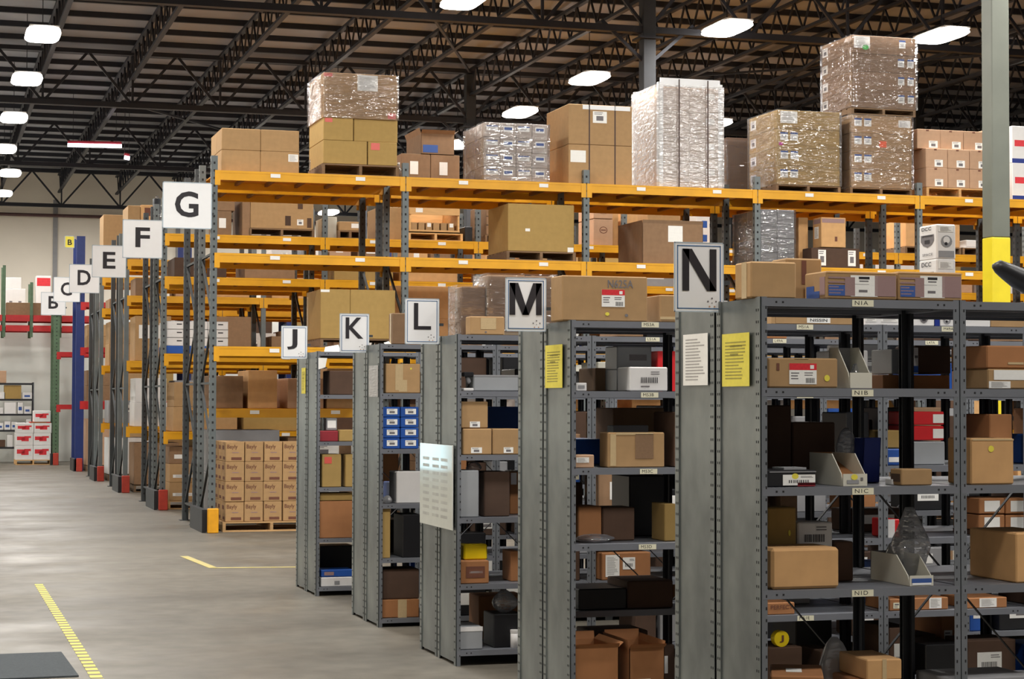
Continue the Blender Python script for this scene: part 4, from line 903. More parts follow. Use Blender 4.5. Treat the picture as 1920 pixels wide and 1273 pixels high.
place(718, 1068, 786, PY(718, 1124, Yk+.05)[1], Yk+.05, .28, 'kraft_dark', 'dark brown carton stacked on the orange one on the lowest K shelf')
# ---- J
z = LEV['J'][0]; Yj = ROWS['J']
x, _ = PY(610, 658, Yj+.1); paper([(x-.02, Yj+.05, z+.004), (x+.12, Yj+.02, z+.004), (x+.15, Yj+.25, z+.07), (x+.04, Yj+.3, z+.05)], 'crumpled white paper beside the K sign on the J shelving')
(xa, za), (xb, zb) = PY(597, 671, Yj-.01), PY(613, 692, Yj-.01)
paper([(xa, Yj-.012, za), (xb, Yj-.014, za), (xb-.015, Yj-.012, zb+.02), (xa, Yj-.013, zb)], 'white paper hanging from the top J shelf', 'hanging_paper')
on('J', 1, 618, 695, 664, 'kraft_dark', 'brown carton on the second J shelf', [], d=.3)
on('J', 2, 596, 808, 634, 'maroon_card', 'dark red box on the third J shelf', [], d=.25)
on('J', 2, 636, 806, 665, 'kraft_gold', 'tan box right of the dark red box on the third J shelf', [], d=.25)
place(612, 784, 632, PY(612, 807, Yj+.1)[1], Yj+.08, .12, 'grey_card', 'grey box with white label on the dark red box', [('f', .1, .2, .9, .8, 'white')])
on('J', 3, 604, 852, 640, 'kraft_gold', 'tan carton with an orange mark on the fourth J shelf', [('f', .12, .72, .5, .92, 'm:tape_red')], d=.25)
on('J', 3, 648, 852, 668, 'kraft_gold', 'narrow tan carton right of the orange-marked one', [], d=.25)
on('J', 4, 598, 940, 665, 'kraft_orange', 'wide brown carton on the fifth J shelf', [], d=.3)
place(600, 925, 662, PY(600, 939, Yj+.04)[1], Yj+.04, .25, 'kraft_gold', 'flat tan carton lying on the wide brown one')
on('J', 5, 602, 1083, 662, 'white_card', 'white flat box on the lowest J shelf', [('f', .42, .2, .58, .6, 'm:grey_card')], d=.25)
place(602, 1069, 662, PY(602, 1082, Yj+.03)[1], Yj+.04, .24, 'blue_card', 'blue flat box lying on the white one on the lowest J shelf', [('f', .1, .2, .4, .7, 'm:ink_mauve')])

on('J', 5, 600, 1024, 664, 'black_plastic', 'added dark crate behind the blue and white flat boxes on the lowest J shelf', [], dy=.53, d=.3, cat='crate')  # dark crates and cartons added to blacken rear openings where floor showed bright
on('J', 4, 600, 945, 664, 'kraft_dark', 'added dark carton behind the wide brown one on the fifth J shelf', [], dy=.53, d=.3)
on('K', 4, 720, 975, 760, 'black_plastic', 'added black crate at the back of the fifth K shelf', [], dy=.53, d=.3, cat='crate')
on('M', 4, 1085, 1105, 1175, 'black_plastic', 'added black crate at the back low in the M shelving, left', [], dy=.53, d=.35, cat='crate')
on('M', 4, 1177, 1090, 1262, 'kraft_dark', 'added dark carton at the back low in the M shelving, right', [], dy=.53, d=.35)
# ---------------------------------------------------------------- LOADS on the nearest yellow rack
T1, T2, T3 = 4.74, 3.655, 2.43
def gx(px, py=300, Y=YG+.095): return PY(px, py, Y)[0]
def gz(py, px=700, Y=YG+.095): return PY(px, py, Y)[1]
Y0 = YG+.095
W1 = 'tan cartons at the left end of the top beam'
stack(gx(415), gx(561), Y0, 1.0, T1, gz(242, 480), 2, 2, 'plain tan carton', 'left end of top beam', 'kraft', [[], [('f', .72, .55, .98, .9, 'lines')], [], []])
# tower on a pallet
zp = gz(309, 680); pallet(gx(604), gx(748), Y0, 1.0, T1, 'weathered pallet under the tallest tan carton tower', 'wood_dull', max(.11, zp-T1)); zp = T1+max(.11, zp-T1)
A, B_, D1 = gx(606), gx(743), 1.0
zs = [zp+.002, gz(265, 680), gz(223, 680), gz(181, 680), gz(139, 680)]
carton(A, gx(688), Y0, D1, zs[0], gz(265, 680)-.002, 'kraft_gold', 'golden tan carton, bottom left of the tall tower', 'carton', [('l', .02, .05, .1, .5, 'm:stretch_film')])
carton(gx(690), B_+.01, Y0, D1, zs[0], gz(265, 680)-.002, 'kraft_gold', 'golden tan carton, bottom right of the tall tower', 'carton', [('f', .1, .65, .4, .95, 'm:tape_red')])
carton(A, gx(662), Y0, D1, gz(265, 680), zs[2]-.002, 'kraft_gold', 'golden tan carton with red tape, middle left of the tall tower', 'carton', [('f', .05, .8, .3, .98, 'm:tape_red')])
carton(gx(664), B_+.02, Y0+.02, D1-.02, gz(265, 680), zs[2]-.002, 'kraft_gold', 'golden tan carton, middle right of the tall tower', 'carton')
carton(A, B_, Y0, D1, zs[2], zs[3]-.002, 'kraft', 'wide tan carton, second from the top of the tall tower', 'carton', [('f', .88, .05, .99, .3, 'm:tape_red')])
carton(A, B_, Y0, D1, zs[3], zs[4], 'kraft', 'wide tan carton with white sheet, top of the tall tower', 'carton', [('f', .46, .25, .74, .95, 'lines'), ('f', .0, .82, .12, .98, 'm:tape_red')])
wrap(A-.012, B_+.012, Y0-.012, D1+.024, zs[2], zs[4], 'stretch film around the top of the tall tan tower', seed=31)
# water bottle standing on the beam end
t = thing('clear_bottle', 'small clear bottle at the foot of the tall tan tower', 'bottle', (gx(750, 320), Y0+.1, T1)); ob('bottle_body', MB().tube([(0, 0, .001), (0, 0, .12), (0, 0, .17), (0, 0, .19)], [.04, .042, .02, .018], 12).mesh('bottle_body', ['clear_bag'], True), t); ob('cap', MB().tube([(0, 0, .19), (0, 0, .215)], .02, 12).mesh('cap', ['white_card']), t)
# cartons with blue print on the rear rack
YR = YG+BK+.095
def rx(px, py=300): return PY(px, py, YR)[0]
def rz2(py, px=800): return PY(px, py, YR)[1]
stack(rx(752), rx(862), YR, 1.0, T1, rz2(289), 1, 2, 'blue-printed carton', 'behind the tall tower', 'kraft_dull', [('f', .3, .45, .58, .8, 'white'), ('f', .05, .05, .5, .35, 'm:ink_blue')])
open_carton(790, 250, 852, T1+(rz2(289)-T1)+.002, YR, .9, 'kraft_dull', 'open brown carton with blue print on top of the dull brown ones', [('f', .05, .08, .5, .45, 'm:ink_blue')], flap=.1)
# wrapped load with blue labels
zt = gz(231, 960); Ax, Bx = gx(908), gx(1027)
stack(Ax, Bx, Y0, 1.0, T1, zt, 4, 4, 'pale labelled carton', 'film-wrapped blue-label load', 'pale_card', [[('f', .12, .45, .85, .8, 'blueheader')], [('f', .2, .4, .8, .8, 'bluelabel')]])
wrap(Ax-.01, Bx+.01, Y0-.006, 1.005, T1, zt, 'shiny film around the load of pale cartons with blue labels', 'stretch_film', seed=33)
# two tall strapped cartons
ST = [('f', .315, 0, .335, 1, 'm:strap'), ('f', .72, 0, .74, 1, 'm:strap')]
Ax, Bx = gx(1066), gx(1185); zm, zt = gz(271, 1100), gz(196, 1100)
carton(Ax, Bx, Y0, 1.0, T1, zm-.004, 'kraft', 'big tan strapped carton with a tilted white sheet, lower of two', 'carton', ST+[('f', .03, .55, .27, .85, 'white')])
carton(Ax, Bx, Y0, 1.0, zm, zt, 'kraft', 'big tan strapped carton with white top edge, upper of two', 'carton', ST+[('f', .38, .55, .6, .84, 'shipdark'), ('f', .22, .88, .97, .99, 'm:sign_white')])
# tall silver-white wrapped tower with corner boards
Ax, Bx = gx(1238), gx(1350); zt = gz(164, 1290); n = 12
for j in range(4):
    for c in range(2):
        carton(Ax+c*(Bx-Ax)/2+.002, Ax+(c+1)*(Bx-Ax)/2-.002, Y0+.03, .95, T1+j*(zt-T1)/4+.001, T1+(j+1)*(zt-T1)/4-.003, 'kraft_pink', 'pale brown carton, %s column, %s from the bottom inside the tall silver wrap' % (('left', 'right')[c], ORD[j]), 'carton', [('f', .55, .55, .85, .8, 'white')] if c else [])
for i, (x, yy) in enumerate(((Ax-.03, Y0), (Bx-.03, Y0), (Ax-.03, Y0+.95))):
    b = MB(); b.box(0, 0, 0, .07, .008, zt-T1+.06); b.box(0 if i != 1 else .062, 0, 0, .008 if i != 1 else .07, .07, zt-T1+.06)
    ob('corner_board', b.mesh('corner_board', ['sign_white']), None, (x, yy-.012 if i < 2 else yy, T1+.001), 0, None, 'white upright corner board of the tall silver tower, %s' % ('front left', 'front right', 'rear left')[i], 'corner board')
ob('top_board', MB().box(0, 0, 0, Bx-Ax, .02, .12).mesh('top_board', ['sign_white']), None, (Ax, Y0-.0, zt+.002), 0, None, 'white board along the top front edge of the tall silver tower', 'board')
wrap(Ax-.05, Bx+.04, Y0-.01, 1.0, T1+.002, zt+.02, 'thick silvery film around the tall tower of pale cartons', 'heavy_film', seed=35)
t = thing('strap_pair', 'two dark vertical straps around the tall silver tower', 'strap', (Ax, Y0-.06, T1)); 
for u in (.28, .76): ob('strap', MB().box(u*(Bx-Ax), 0, .001, u*(Bx-Ax)+.018, .004, zt-T1+.1).mesh('strap', ['strap']), t)
# dark wrapped load behind
carton(rx(1362), rx(1402), YR, 1.0, T1, rz2(258, 1370), 'kraft_dark', 'dark brown load seen right of the tall silver tower', 'carton'); wrap(rx(1362), rx(1402), YR-.005, 1.0, T1, rz2(262, 1370), 'film around the dark load right of the tall silver tower', seed=36)
# wrapped pair loads h and i
LB2 = [('f', .05, .38, .17, .82, 'blueheader'), ('f', .21, .38, .33, .82, 'blueheader')]
zp = gz(353, 1510); hp = max(.1, zp-T1)
pallet(gx(1455), gx(1576), Y0, 1.0, T1, 'pallet under the film-wrapped load with paired labels', 'wood_dull', hp)
Ax, Bx = gx(1457), gx(1575); zt = gz(208, 1510)
M1 = LB2+[]
stack(Ax, Bx, Y0, 1.0, T1+hp+.002, zt, 4, 1, 'wide tan carton', 'load with pink sticker', 'kraft_gold', [M1, M1, M1+[('f', .03, .1, .09, .26, 'm:sticker_pink')], [('f', .05, .3, .32, .95, 'lines')]], nd=1, side=[('l', .05, .3, .25, .8, 'shipdark')])
wrap(Ax-.005, Bx+.005, Y0-.006, 1.005, T1+hp, zt, 'film with creases around the load with a pink sticker', seed=37)
hp = max(.1, gz(353, 1650)-T1); pallet(gx(1594), gx(1710), Y0, 1.0, T1, 'pallet under the lower half of the double-height load', 'wood_dull', hp)
Ax, Bx = gx(1596), gx(1710); zt = gz(217, 1650)
stack(Ax, Bx, Y0, 1.0, T1+hp+.002, zt, 4, 1, 'wide brown carton', 'lower double-height load', 'kraft', [M1, M1, M1+[('f', .46, .25, .58, .6, 'm:sticker_orange')], M1+[('f', .78, .4, .98, .8, 'lines')]], nd=1)
wrap(Ax-.005, Bx+.005, Y0-.006, 1.005, T1+hp, zt, 'film around the lower half of the double-height load with orange sticker', seed=38)
z2 = zt+.005; pallet(gx(1597), gx(1717), Y0, 1.0, z2, 'pallet between the two halves of the double-height load', 'wood_dull', .1)
zt2 = gz(68, 1650); Ax, Bx = gx(1598), gx(1718)
MR = [('f', .72, .35, .82, .8, 'blueheader'), ('f', .87, .35, .97, .8, 'blueheader')]
stack(Ax, Bx, Y0, 1.0, z2+.102, zt2, 4, 1, 'wide brown carton', 'upper double-height load', 'kraft_dull', [MR, MR, MR, [('f', .03, .3, .28, .95, 'lines'), ('f', .16, .2, .26, .5, 'dot_g'), ('f', .74, .4, .84, .85, 'blueheader')]], nd=1, side=[('l', .02, .3, .2, .8, 'shipdark')])
wrap(Ax-.005, Bx+.005, Y0-.006, 1.005, z2+.1, zt2, 'film around the upper half of the double-height load', seed=39)
# peach cartons
hp = max(.1, gz(353, 1800)-T1); pallet(gx(1737), gx(1862), Y0, 1.0, T1, 'wooden pallet under the peach cartons beside the grey column', 'wood', hp)
stack(gx(1736), gx(1859), Y0, 1.0, T1+hp+.002, gz(280, 1800), 2, 3, 'peach carton', 'pallet left of grey column', 'kraft_pink', [('f', .4, .06, .78, .42, 'shipdark'), ('f', .38, .9, .5, .98, 'm:ink_brown')])
stack(gx(1726), gx(1857), Y0+.1, .9, gz(280, 1800)+.002, gz(243, 1800), 1, 3, 'set-back peach carton', 'topmost, left of grey column', 'kraft_pink', [('f', .5, .06, .88, .42, 'shipdark'), ('f', .38, .9, .5, .98, 'm:ink_brown')])
stack(gx(1862), gx(1882), Y0+.3, .8, T1, gz(240, 1870), 4, 1, 'pale carton', 'just left of grey column', 'kraft_pink', nd=1)
stack(gx(1898), gx(1990), Y0, 1.0, T1, gz(236, 1910), 2, 1, 'white and red carton', 'right edge beyond column', 'white_card', [('f', .05, .45, .4, .62, 'm:ink_red'), ('f', 0, .0, 1, .12, 'm:navy_plastic')])
# second beam level
def load(px0, pyt, px1, z, mt, label, Y=Y0, d=.98, pal=True, marks=(), wrapd=None, palmt='wood_dull', seed=1, cat='carton', bay=None):
    x0, z1 = PY(px0, pyt, Y); x1, _ = PY(px1, pyt, Y); zb = z
    if pal: zb = pallet(x0-.02, x1+.02, Y, min(1.0, d), z, 'pallet under the '+label, palmt, .13)+.002
    o = carton(x0, x1, Y+.01, d, zb, z1, mt, label, cat, marks)
    if wrapd: wrap(x0-.005, x1+.005, Y, d+.02, zb, z1, 'film around the '+label, seed=seed)
    return o
load(953, 381, 1077, T2, 'kraft_gold', 'huge plain golden tan box in the second level, middle', marks=[('f', .26, .42, .33, .48, 'white'), ('f', .9, .0, .99, .1, 'white')])
open_carton(1205, 418, 1318, T2, Y0, 1.0, 'kraft_dull', 'huge open brown box with white sheet behind the N sign', [('f', .42, .55, .66, .95, 'white')], flap=.05, fold=(.1, .1, .1, .1))
Ax, Bx = gx(1426, 400), gx(1491, 400); stack(Ax, Bx, Y0+.02, .95, T2, gz(392, 1430), 4, 2, 'grey carton', 'wrapped load right of N sign', 'grey_card', [[('f', .2, .3, .7, .8, 'm:grey_card')], []]); wrap(Ax, Bx, Y0+.015, .96, T2, gz(392, 1430), 'film around the grey load right of the N sign', seed=41)
load(1522, 464, 1612, T2, 'kraft_dark', 'wide dark brown carton with two grey labels in the second level', pal=False, marks=[('f', .14, .12, .3, .9, 'shipdark'), ('f', .76, .12, .92, .9, 'shipdark')], d=.3)
x0, z1 = PY(1541, 407, Y0); x1, _ = PY(1587, 407, Y0); carton(x0, x1, Y0+.02, .28, gz(464, 1560)+.004, z1, 'kraft_bright', 'pale tan carton with purple printed band on the dark brown one', 'carton', [('f', .03, .82, .95, .96, 'm:ink_mauve'), ('f', .55, .2, .65, .36, 'm:ink_brown'), ('l', .1, .8, .9, .95, 'm:ink_mauve'), ('l', .2, .3, .7, .7, 'lines')])
x0, z1 = PY(1500, 407, Y0+.3); x1, _ = PY(1518, 407, Y0+.3); carton(x0, x1, Y0+.35, .4, T2+.001, z1, 'kraft_bright', 'narrow upright pale carton left of the one with purple band', 'carton')
# third beam level
Ax, Bx, Cx = gx(601, 600), gx(657, 600), gx(741, 600); hp = .12
zb = pallet(Ax, Cx, Y0, 1.0, T3, 'pallet under the pair of huge golden boxes', 'wood_dull', .12)+.002; zt = gz(543, 660)
carton(Ax, Bx-.004, Y0, 1.0, zb, zt, 'kraft_gold', 'huge golden tan box behind the K sign, left of the pair', 'carton', [('f', .0, .94, .3, .99, 'white'), ('l', .05, .1, .12, .9, 'm:tape')])
carton(Bx, Cx, Y0, 1.0, zb, zt, 'kraft_gold', 'huge golden tan box behind the K sign, right of the pair', 'carton')
# printed cartons on the floor pallet
Ax, Bx = gx(422, 900), gx(600, 900); zb = pallet(Ax-.03, Bx, Y0-.02, 1.1, 0, 'pale wooden pallet on the floor at the foot of the nearest rack', 'wood', .13)+.002
zt = PY(480, 828, Y0)[1]
stack(Ax, Bx, Y0, 1.0, zb, zt, 4, 5, 'brown-printed carton', 'G-end floor stack', 'kraft', [('f', 0, 0, 1, 1, 'brownprint'), ('f', .08, .6, .64, .86, 'T:ink_brown:Bayly')], jit=.012, nd=3, side=[('l', .1, .6, .6, .8, 'm:ink_brown'), ('l', .3, .1, .8, .25, 'm:ink_brown')])
# second row (F): hand placed loads seen through the nearest rack
YFF = YF+.095
def fx(px, py=420): return PY(px, py, YFF)[0]
def fz(py, px=700): return PY(px, py, YFF)[1]
F4 = LV[3]
def fload(px0, pyt, px1, z, mt, label, **kw): return load(px0, pyt, px1, z, mt, label, Y=YFF, **kw)
carton(fx(408), fx(434), YFF, 1, F4, fz(404), 'kraft_dull', 'brown carton with white label left on the second row seen under the top beam', 'carton', [('f', .1, .3, .6, .7, 'white')])
carton(fx(408), fx(440), YFF, 1, fz(404)+.003, fz(368), 'kraft_dull', 'brown carton stacked on the labelled one in the second row', 'carton')
fload(470, 366, 588, F4, 'kraft', 'wide tan open-cut display carton on the second row', marks=[('f', .55, .1, .64, .4, 'm:kraft_dark'), ('f', .9, .05, .97, .35, 'm:kraft_dark'), ('f', .74, .12, .84, .3, 'shipdark'), ('f', .75, .62, .83, .9, 'm:kraft_dark')])
carton(fx(454), fx(469), YFF, 1, F4, fz(372), 'kraft_dull', 'narrow brown carton left of the wide tan display carton', 'carton')
fload(636, 415, 678, F4, 'kraft', 'small tan carton with white label on the second row', marks=[('f', .55, .3, .95, .8, 'white')], d=.9)
carton(fx(612), fx(634), YFF+.1, .8, F4, fz(408), 'cream_card', 'cream carton left of the small tan one on the second row', 'carton')
carton(fx(716), fx(758), YFF+.2, .9, F4, fz(385), 'kraft', 'tan carton behind the perforated uprights on the second row', 'carton')
# wooden crate on pale pallet with bottles on top
t = thing('wooden_crate', 'open pale wooden crate holding paper rolls on the second row', 'crate', (fx(768), YFF, F4+.13)); w = fx(862)-fx(768); hh = fz(389, 800)-F4-.13
pallet(fx(766), fx(868), YFF, 1.1, F4, 'pale pallet under the open wooden crate', 'crate_wood', .13)
ob('front_board', MB().box(0, 0, .0, w, .02, hh*.12).mesh('front_board', ['crate_wood']), t); ob('front_board', MB().box(0, 0, hh*.72, w, .02, hh).mesh('front_board', ['crate_wood']), t)
for nm, bx in (('side_board', (0, .02, 0, .03, 1, hh)), ('side_board', (w-.03, .02, 0, w, 1, hh)), ('back_board', (0, .98, 0, w, 1, hh)), ('crate_floor', (0, 0, 0, w, 1, .02))): ob(nm, MB().box(*bx).mesh(nm, ['crate_wood']), t)
ob('label', plate('white'), t, (w*.12, -.001, hh*.8), 0, (.12, 1, .07))
for k in range(6): x = .07+k*(w-.22)/5; carton(fx(768)+x-.03, fx(768)+x+.075, YFF+.06, .5, F4+.165, F4+.155+hh*.36, 'kraft', 'tan bundle, %s from left in the open wooden crate' % ORD[k], 'bundle', [('f', .2, .5, .8, .95, 'white')] if k in (2, 5) else [], rz=.05)
for k, px in enumerate((775, 798, 811)):
    x = fx(px); t = thing('white_bottle', 'white bottle on the open wooden crate, %s from left' % ORD[k], 'bottle', (x, YFF+.03, F4+.152+hh)); ob('bottle_body', MB().tube([(0, 0, 0), (0, 0, .08), (0, 0, .12)], [.035, .034, .012], 10).mesh('bottle_body', ['white_card'], True), t); ob('cap', MB().tube([(0, 0, .12), (0, 0, .135)], .014, 10).mesh('cap', ['white_card']), t)
ob('loose_plank', MB().box(0, 0, 0, w, .5, .02).mesh('loose_plank', ['crate_wood']), None, (fx(768), YFF+.0, F4+.1305+hh), 0, None, 'loose pale board along the top of the open wooden crate', 'board')
fload(912, 384, 940, F4, 'kraft_dull', 'dull layered cardboard bale on the second row left of the huge box', marks=[('f', 0, .3, 1, .34, 'm:kraft_dark'), ('f', 0, .6, 1, .63, 'm:kraft_dark')])
fload(872, 425, 886, F4, 'black_plastic', 'black tote beside the dull bale on the second row', pal=False, cat='tote')
BM = [('f', .3, .45, .72, .72, 'ovalprint')]
for k, (a, b_) in enumerate(((410, 440), (392, 409))):
    carton(fx(1113), fx(1149), YFF, .8, F4+.0 if k == 0 else fz(410, 1130)+.002, fz(411 if k == 0 else 391, 1130), 'kraft_pink', 'tan storage box with oval print, %s of two on the second row' % ('lower', 'upper')[k], 'carton', BM)
carton(fx(1151), fx(1163), YFF+.1, .8, F4, fz(392, 1170), 'kraft_bright', 'narrow bright yellow-tan carton right of the oval-print boxes', 'carton'); carton(fx(1176), fx(1199), YFF+.1, .8, F4, fz(392, 1180), 'kraft_bright', 'wider bright yellow-tan carton right of the oval-print boxes', 'carton')
carton(fx(1222), fx(1285), YFF+.2, .9, F4, fz(394, 1250), 'kraft', 'tan carton above the huge open brown box, second row', 'carton')
carton(fx(1310), fx(1335), YFF+.1, .9, F4, fz(400, 1320), 'white_card', 'white carton with blue marks right of the huge open box', 'carton', [('f', .4, .6, .8, .8, 'm:blue_card'), ('f', .4, .2, .8, .4, 'm:blue_card')])
fload(1699, 412, 1800, F4, 'kraft_bright', 'large bright tan carton behind the white printed cartons', d=1.0)
for k, (a, b_, c) in enumerate(((1806, 1832, 463), (1833, 1862, 463), (1812, 1842, 450))):
    carton(fx(a), fx(b_), YFF, .7, F4+.133 if k < 2 else fz(463, 1810)+.003, fz(c, 1810), 'white_card', 'small white carton, %s of three left of the grey column' % ('lower left', 'lower right', 'upper')[k], 'carton')
pallet(fx(1805), fx(1864), YFF, 1.0, F4, 'pallet under the three small white cartons')
# F row level 2.46: stack of white flat boxes on blue
z = LV[1]; x0, x1 = fx(312, 620), fx(428, 620)
carton(x0, x1, YFF, 1.0, z, fz(649, 370), 'blue_card', 'low blue carton under the white flat boxes behind the G rack end', 'carton')
stack(x0, x1, YFF, 1.0, fz(649, 370)+.002, fz(602, 370), 3, 3, 'white flat box', 'behind G rack end', 'white_card', [('f', .5, .55, .75, .68, 'm:ink'), ('f', .0, .96, 1, 1, 'm:grey_card')])
# F floor: cartons with white strips on a pallet
x0, x1 = fx(315, 900), fx(345, 900); zb = pallet(x0, x1+.9, YFF, 1.1, 0, 'pale pallet on the floor at the foot of the F rack', 'wood')+.002
stack(x0+.02, x1+.85, YFF, 1.0, zb, PY(320, 870, YFF)[1], 2, 2, 'white-striped tan carton', 'floor under F sign', 'kraft', [('f', .1, .25, .9, .42, 'lines')])
stack(x0+.02, x1+.8, YFF+.03, .9, PY(320, 870, YFF)[1]+.002, PY(320, 838, YFF)[1], 1, 2, 'darker carton', 'floor pile under F sign', 'kraft_dull', [('f', .15, .3, .5, .55, 'white')])
# on top of E and D
for (px0, pyt, px1, Y, mt, l) in ((240, 385, 263, YE+.1, 'kraft', 'left'), (264, 384, 288, YE+.1, 'kraft_bright', 'right')):
    x0, z1 = PY(px0, pyt, Y); x1, _ = PY(px1, pyt, Y); carton(x0, x1, Y, 1, F4, z1, mt, 'tan carton, %s of the pair standing tall above the F sign' % l, 'carton', [('f', .3, .8, .9, .95, 'm:ink_brown')] if l == 'right' else [])
x0, z1 = PY(194, 402, YD+.12); x1, _ = PY(238, 402, YD+.12)
for k in range(2): carton(x0, x1, YD+.12, .9, F4+k*(z1-F4)/2, F4+(k+1)*(z1-F4)/2-.003, 'kraft', 'tan carton above the E sign, %s of two' % ('lower', 'upper')[k], 'carton')
x, z = PY(294, 410, YF+BK+.5); bag(x, YF+BK+.5, F4+.0, .1, .1, (PY(294, 367, YF+BK+.5)[1]-F4)/2, 'shiny film-wrapped bundle standing between the F and G signs', 'stretch_film', 43, False)
t = thing('dark_roll', 'dark drum standing inside the shiny film between the F and G signs', 'drum', (x, YF+BK+.5, F4)); ob('drum_body', MB().tube([(0, 0, .001), (0, 0, .75)], .07, 14).mesh('drum_body', ['column_dark'], True), t)
rack_extra = MB()

# ---------------------------------------------------------------- random but countable fill of rear levels and shelves
rnd = random.Random(11); FILLING[0] = 1
FC = ['kraft', 'kraft', 'kraft_dull', 'kraft_dull', 'kraft_pink', 'kraft_gold', 'white_card', 'grey_card', 'kraft_dark', 'kraft_bright']
CN = {'kraft': 'tan', 'kraft_dull': 'dull brown', 'kraft_pink': 'peach', 'kraft_gold': 'golden tan', 'white_card': 'white', 'grey_card': 'grey', 'kraft_dark': 'dark brown', 'kraft_bright': 'pale tan', 'kraft_orange': 'orange-brown', 'blue_card': 'blue', 'black_plastic': 'black', 'cream_card': 'cream', 'red_card': 'red', 'grey_tub': 'light grey'}
def fillrack(nm, Y, lv, nb, gaps, skip=(), floor=True, y0=.095, top_h=1.0, dens=1.0):
    for i in range(nb):
        for j in range(-1 if floor else 0, len(lv)):
            if (i, j) in skip: continue
            z = 0 if j < 0 else lv[j]; room = (lv[j+1]-z-.22) if j+1 < len(lv) else top_h
            if room < .2: continue
            n = rnd.choice((2, 2, 3, 4) if room < .9 else (2, 2, 3)); w0 = (GB-.34)/n
            for k in range(n):
                if rnd.random() > dens: continue
                w = w0*rnd.uniform(.72, .95); hh = room*rnd.uniform(.45, .95); mt = rnd.choice(FC); x = XG+i*GB+.17+k*w0
                pos = ('left', 'middle', 'right')[min(2, k*3//n)] if n < 4 else ('far left', 'mid left', 'mid right', 'far right')[k]
                if n == 2: pos = ('left', 'right')[k]
                where = 'bay %s from aisle, %s, %s' % (ORD[i], 'floor' if j < 0 else ORD[j]+' beam', pos)
                zb = z
                if j < 0: zb = .14; 
                n0 = len(bpy.data.objects)
                if j < 0: pallet(x, x+w, Y+y0, 1.0, 0, 'floor pallet, %s, %s' % (where.replace('floor, ', ''), nm), 'wood_dull', .13, False)
                lab = '%s carton, %s, %s' % (CN[mt], where, nm)
                sp = rnd.random()
                mk = [('f', rnd.uniform(.1, .5), .5, rnd.uniform(.6, .85), .8, rnd.choice(('shipdark', 'white')))] if rnd.random() < .4 else []
                if hh > .55 and sp < .6:
                    carton(x, x+w, Y+y0, .95, zb+.002, zb+hh*.5-.003, mt, 'lower '+lab, 'carton', mk); carton(x+.01, x+w-.02, Y+y0+.01, .93, zb+hh*.5, zb+hh, mt, 'upper '+lab, 'carton', mk)
                else: carton(x, x+w, Y+y0, .95, zb+.002, zb+hh, mt, lab, 'carton', mk)
fillrack('G rear rack', YG+BK, [1.61, 2.43, 3.655], 6, 0, floor=True, skip=[(0, 2), (1, 2), (2, 2), (3, 2), (4, 2), (0, 1), (5, 2)], top_h=.7)
fillrack('F front rack', YF, LV, 7, 0, skip=[(i, 3) for i in range(7)]+[(0, 1), (0, -1)], top_h=.5)
fillrack('E front rack', YE, LV, 7, 0, skip=[(0, 3)], top_h=.55)
fillrack('D front rack', YD, LV, 6, 0, skip=[(0, 3)], top_h=.5)
fillrack('blue C rack', YC, [1.7, 3.0], 3, 0, top_h=.9)
fillrack('nearest yellow rack', YG, [2.43], 6, 0, skip=[(0, -1), (0, 0), (1, 0), (2, 0)], top_h=.8)
SC = ['kraft', 'kraft_dull', 'kraft_dark', 'kraft_dark', 'kraft_orange', 'grey_card', 'white_card', 'blue_card', 'black_plastic', 'black_plastic', 'kraft_dull', 'cream_card', 'grey_tub', 'red_card', 'kraft_dark']
def fillshelf(row, run, nb, dens):
    lv = LEV[row]; Y = ROWS[row]+(0 if run == 0 else UD+.025)
    for k in range(nb):
        for j in range(len(lv)):
            if row == 'M' and run == 0 and (k, j) == (0, 4): continue
            if j == 0 and (row == 'N' or (row in 'MLKJ' and k < (1 if row != 'M' else 2)) or run == 1): continue
            if row == 'N' and (run == 0 or k < 2): continue
            room = .20 if j == 0 else lv[j-1]-lv[j]-.045
            if row == 'M' and run == 0 and k == 0 and j == 5: continue
            x = X0+k*BW+.06; e = X0+(k+1)*BW-.05; q = 0
            while x < e-.1 and q < 5:
                w = rnd.choice((.12, .16, .2, .26, .34, .42)); w = min(w, e-x); h = room*rnd.uniform(.35, .9); d = rnd.uniform(.22, .4)
                if rnd.random() < dens and free((row, run, j), x, x+w) and w > .09:
                    mt = rnd.choice(SC); 
                    if j >= 2: mt = rnd.choice(['kraft_dark', 'kraft_dark', 'black_plastic', 'black_plastic', 'black_plastic', 'kraft_dull', 'kraft_orange', 'grey_card', 'blue_card', 'kraft_dark'])  # lower shelves: box colours weighted dark to stand in for the shade there
                    mk = [('f', .2, .35, .7, .75, rnd.choice(('shipdark', 'white', 'barcode')))] if rnd.random() < .4 else []
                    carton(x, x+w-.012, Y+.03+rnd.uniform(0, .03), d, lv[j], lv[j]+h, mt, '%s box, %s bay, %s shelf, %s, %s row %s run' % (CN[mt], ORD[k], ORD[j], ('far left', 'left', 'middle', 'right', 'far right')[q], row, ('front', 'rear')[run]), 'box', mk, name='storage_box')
                x += w+rnd.uniform(0, .08); q += 1
for row, nb0, nb1, d0, d1 in (('N', 0, 3, 0, .45), ('M', 5, 4, .75, .5), ('L', 6, 4, .8, .4), ('K', 6, 3, .7, .4), ('J', 7, 3, .6, .35)):
    if nb0: fillshelf(row, 0, nb0, d0)
    fillshelf(row, 1, nb1, d1)

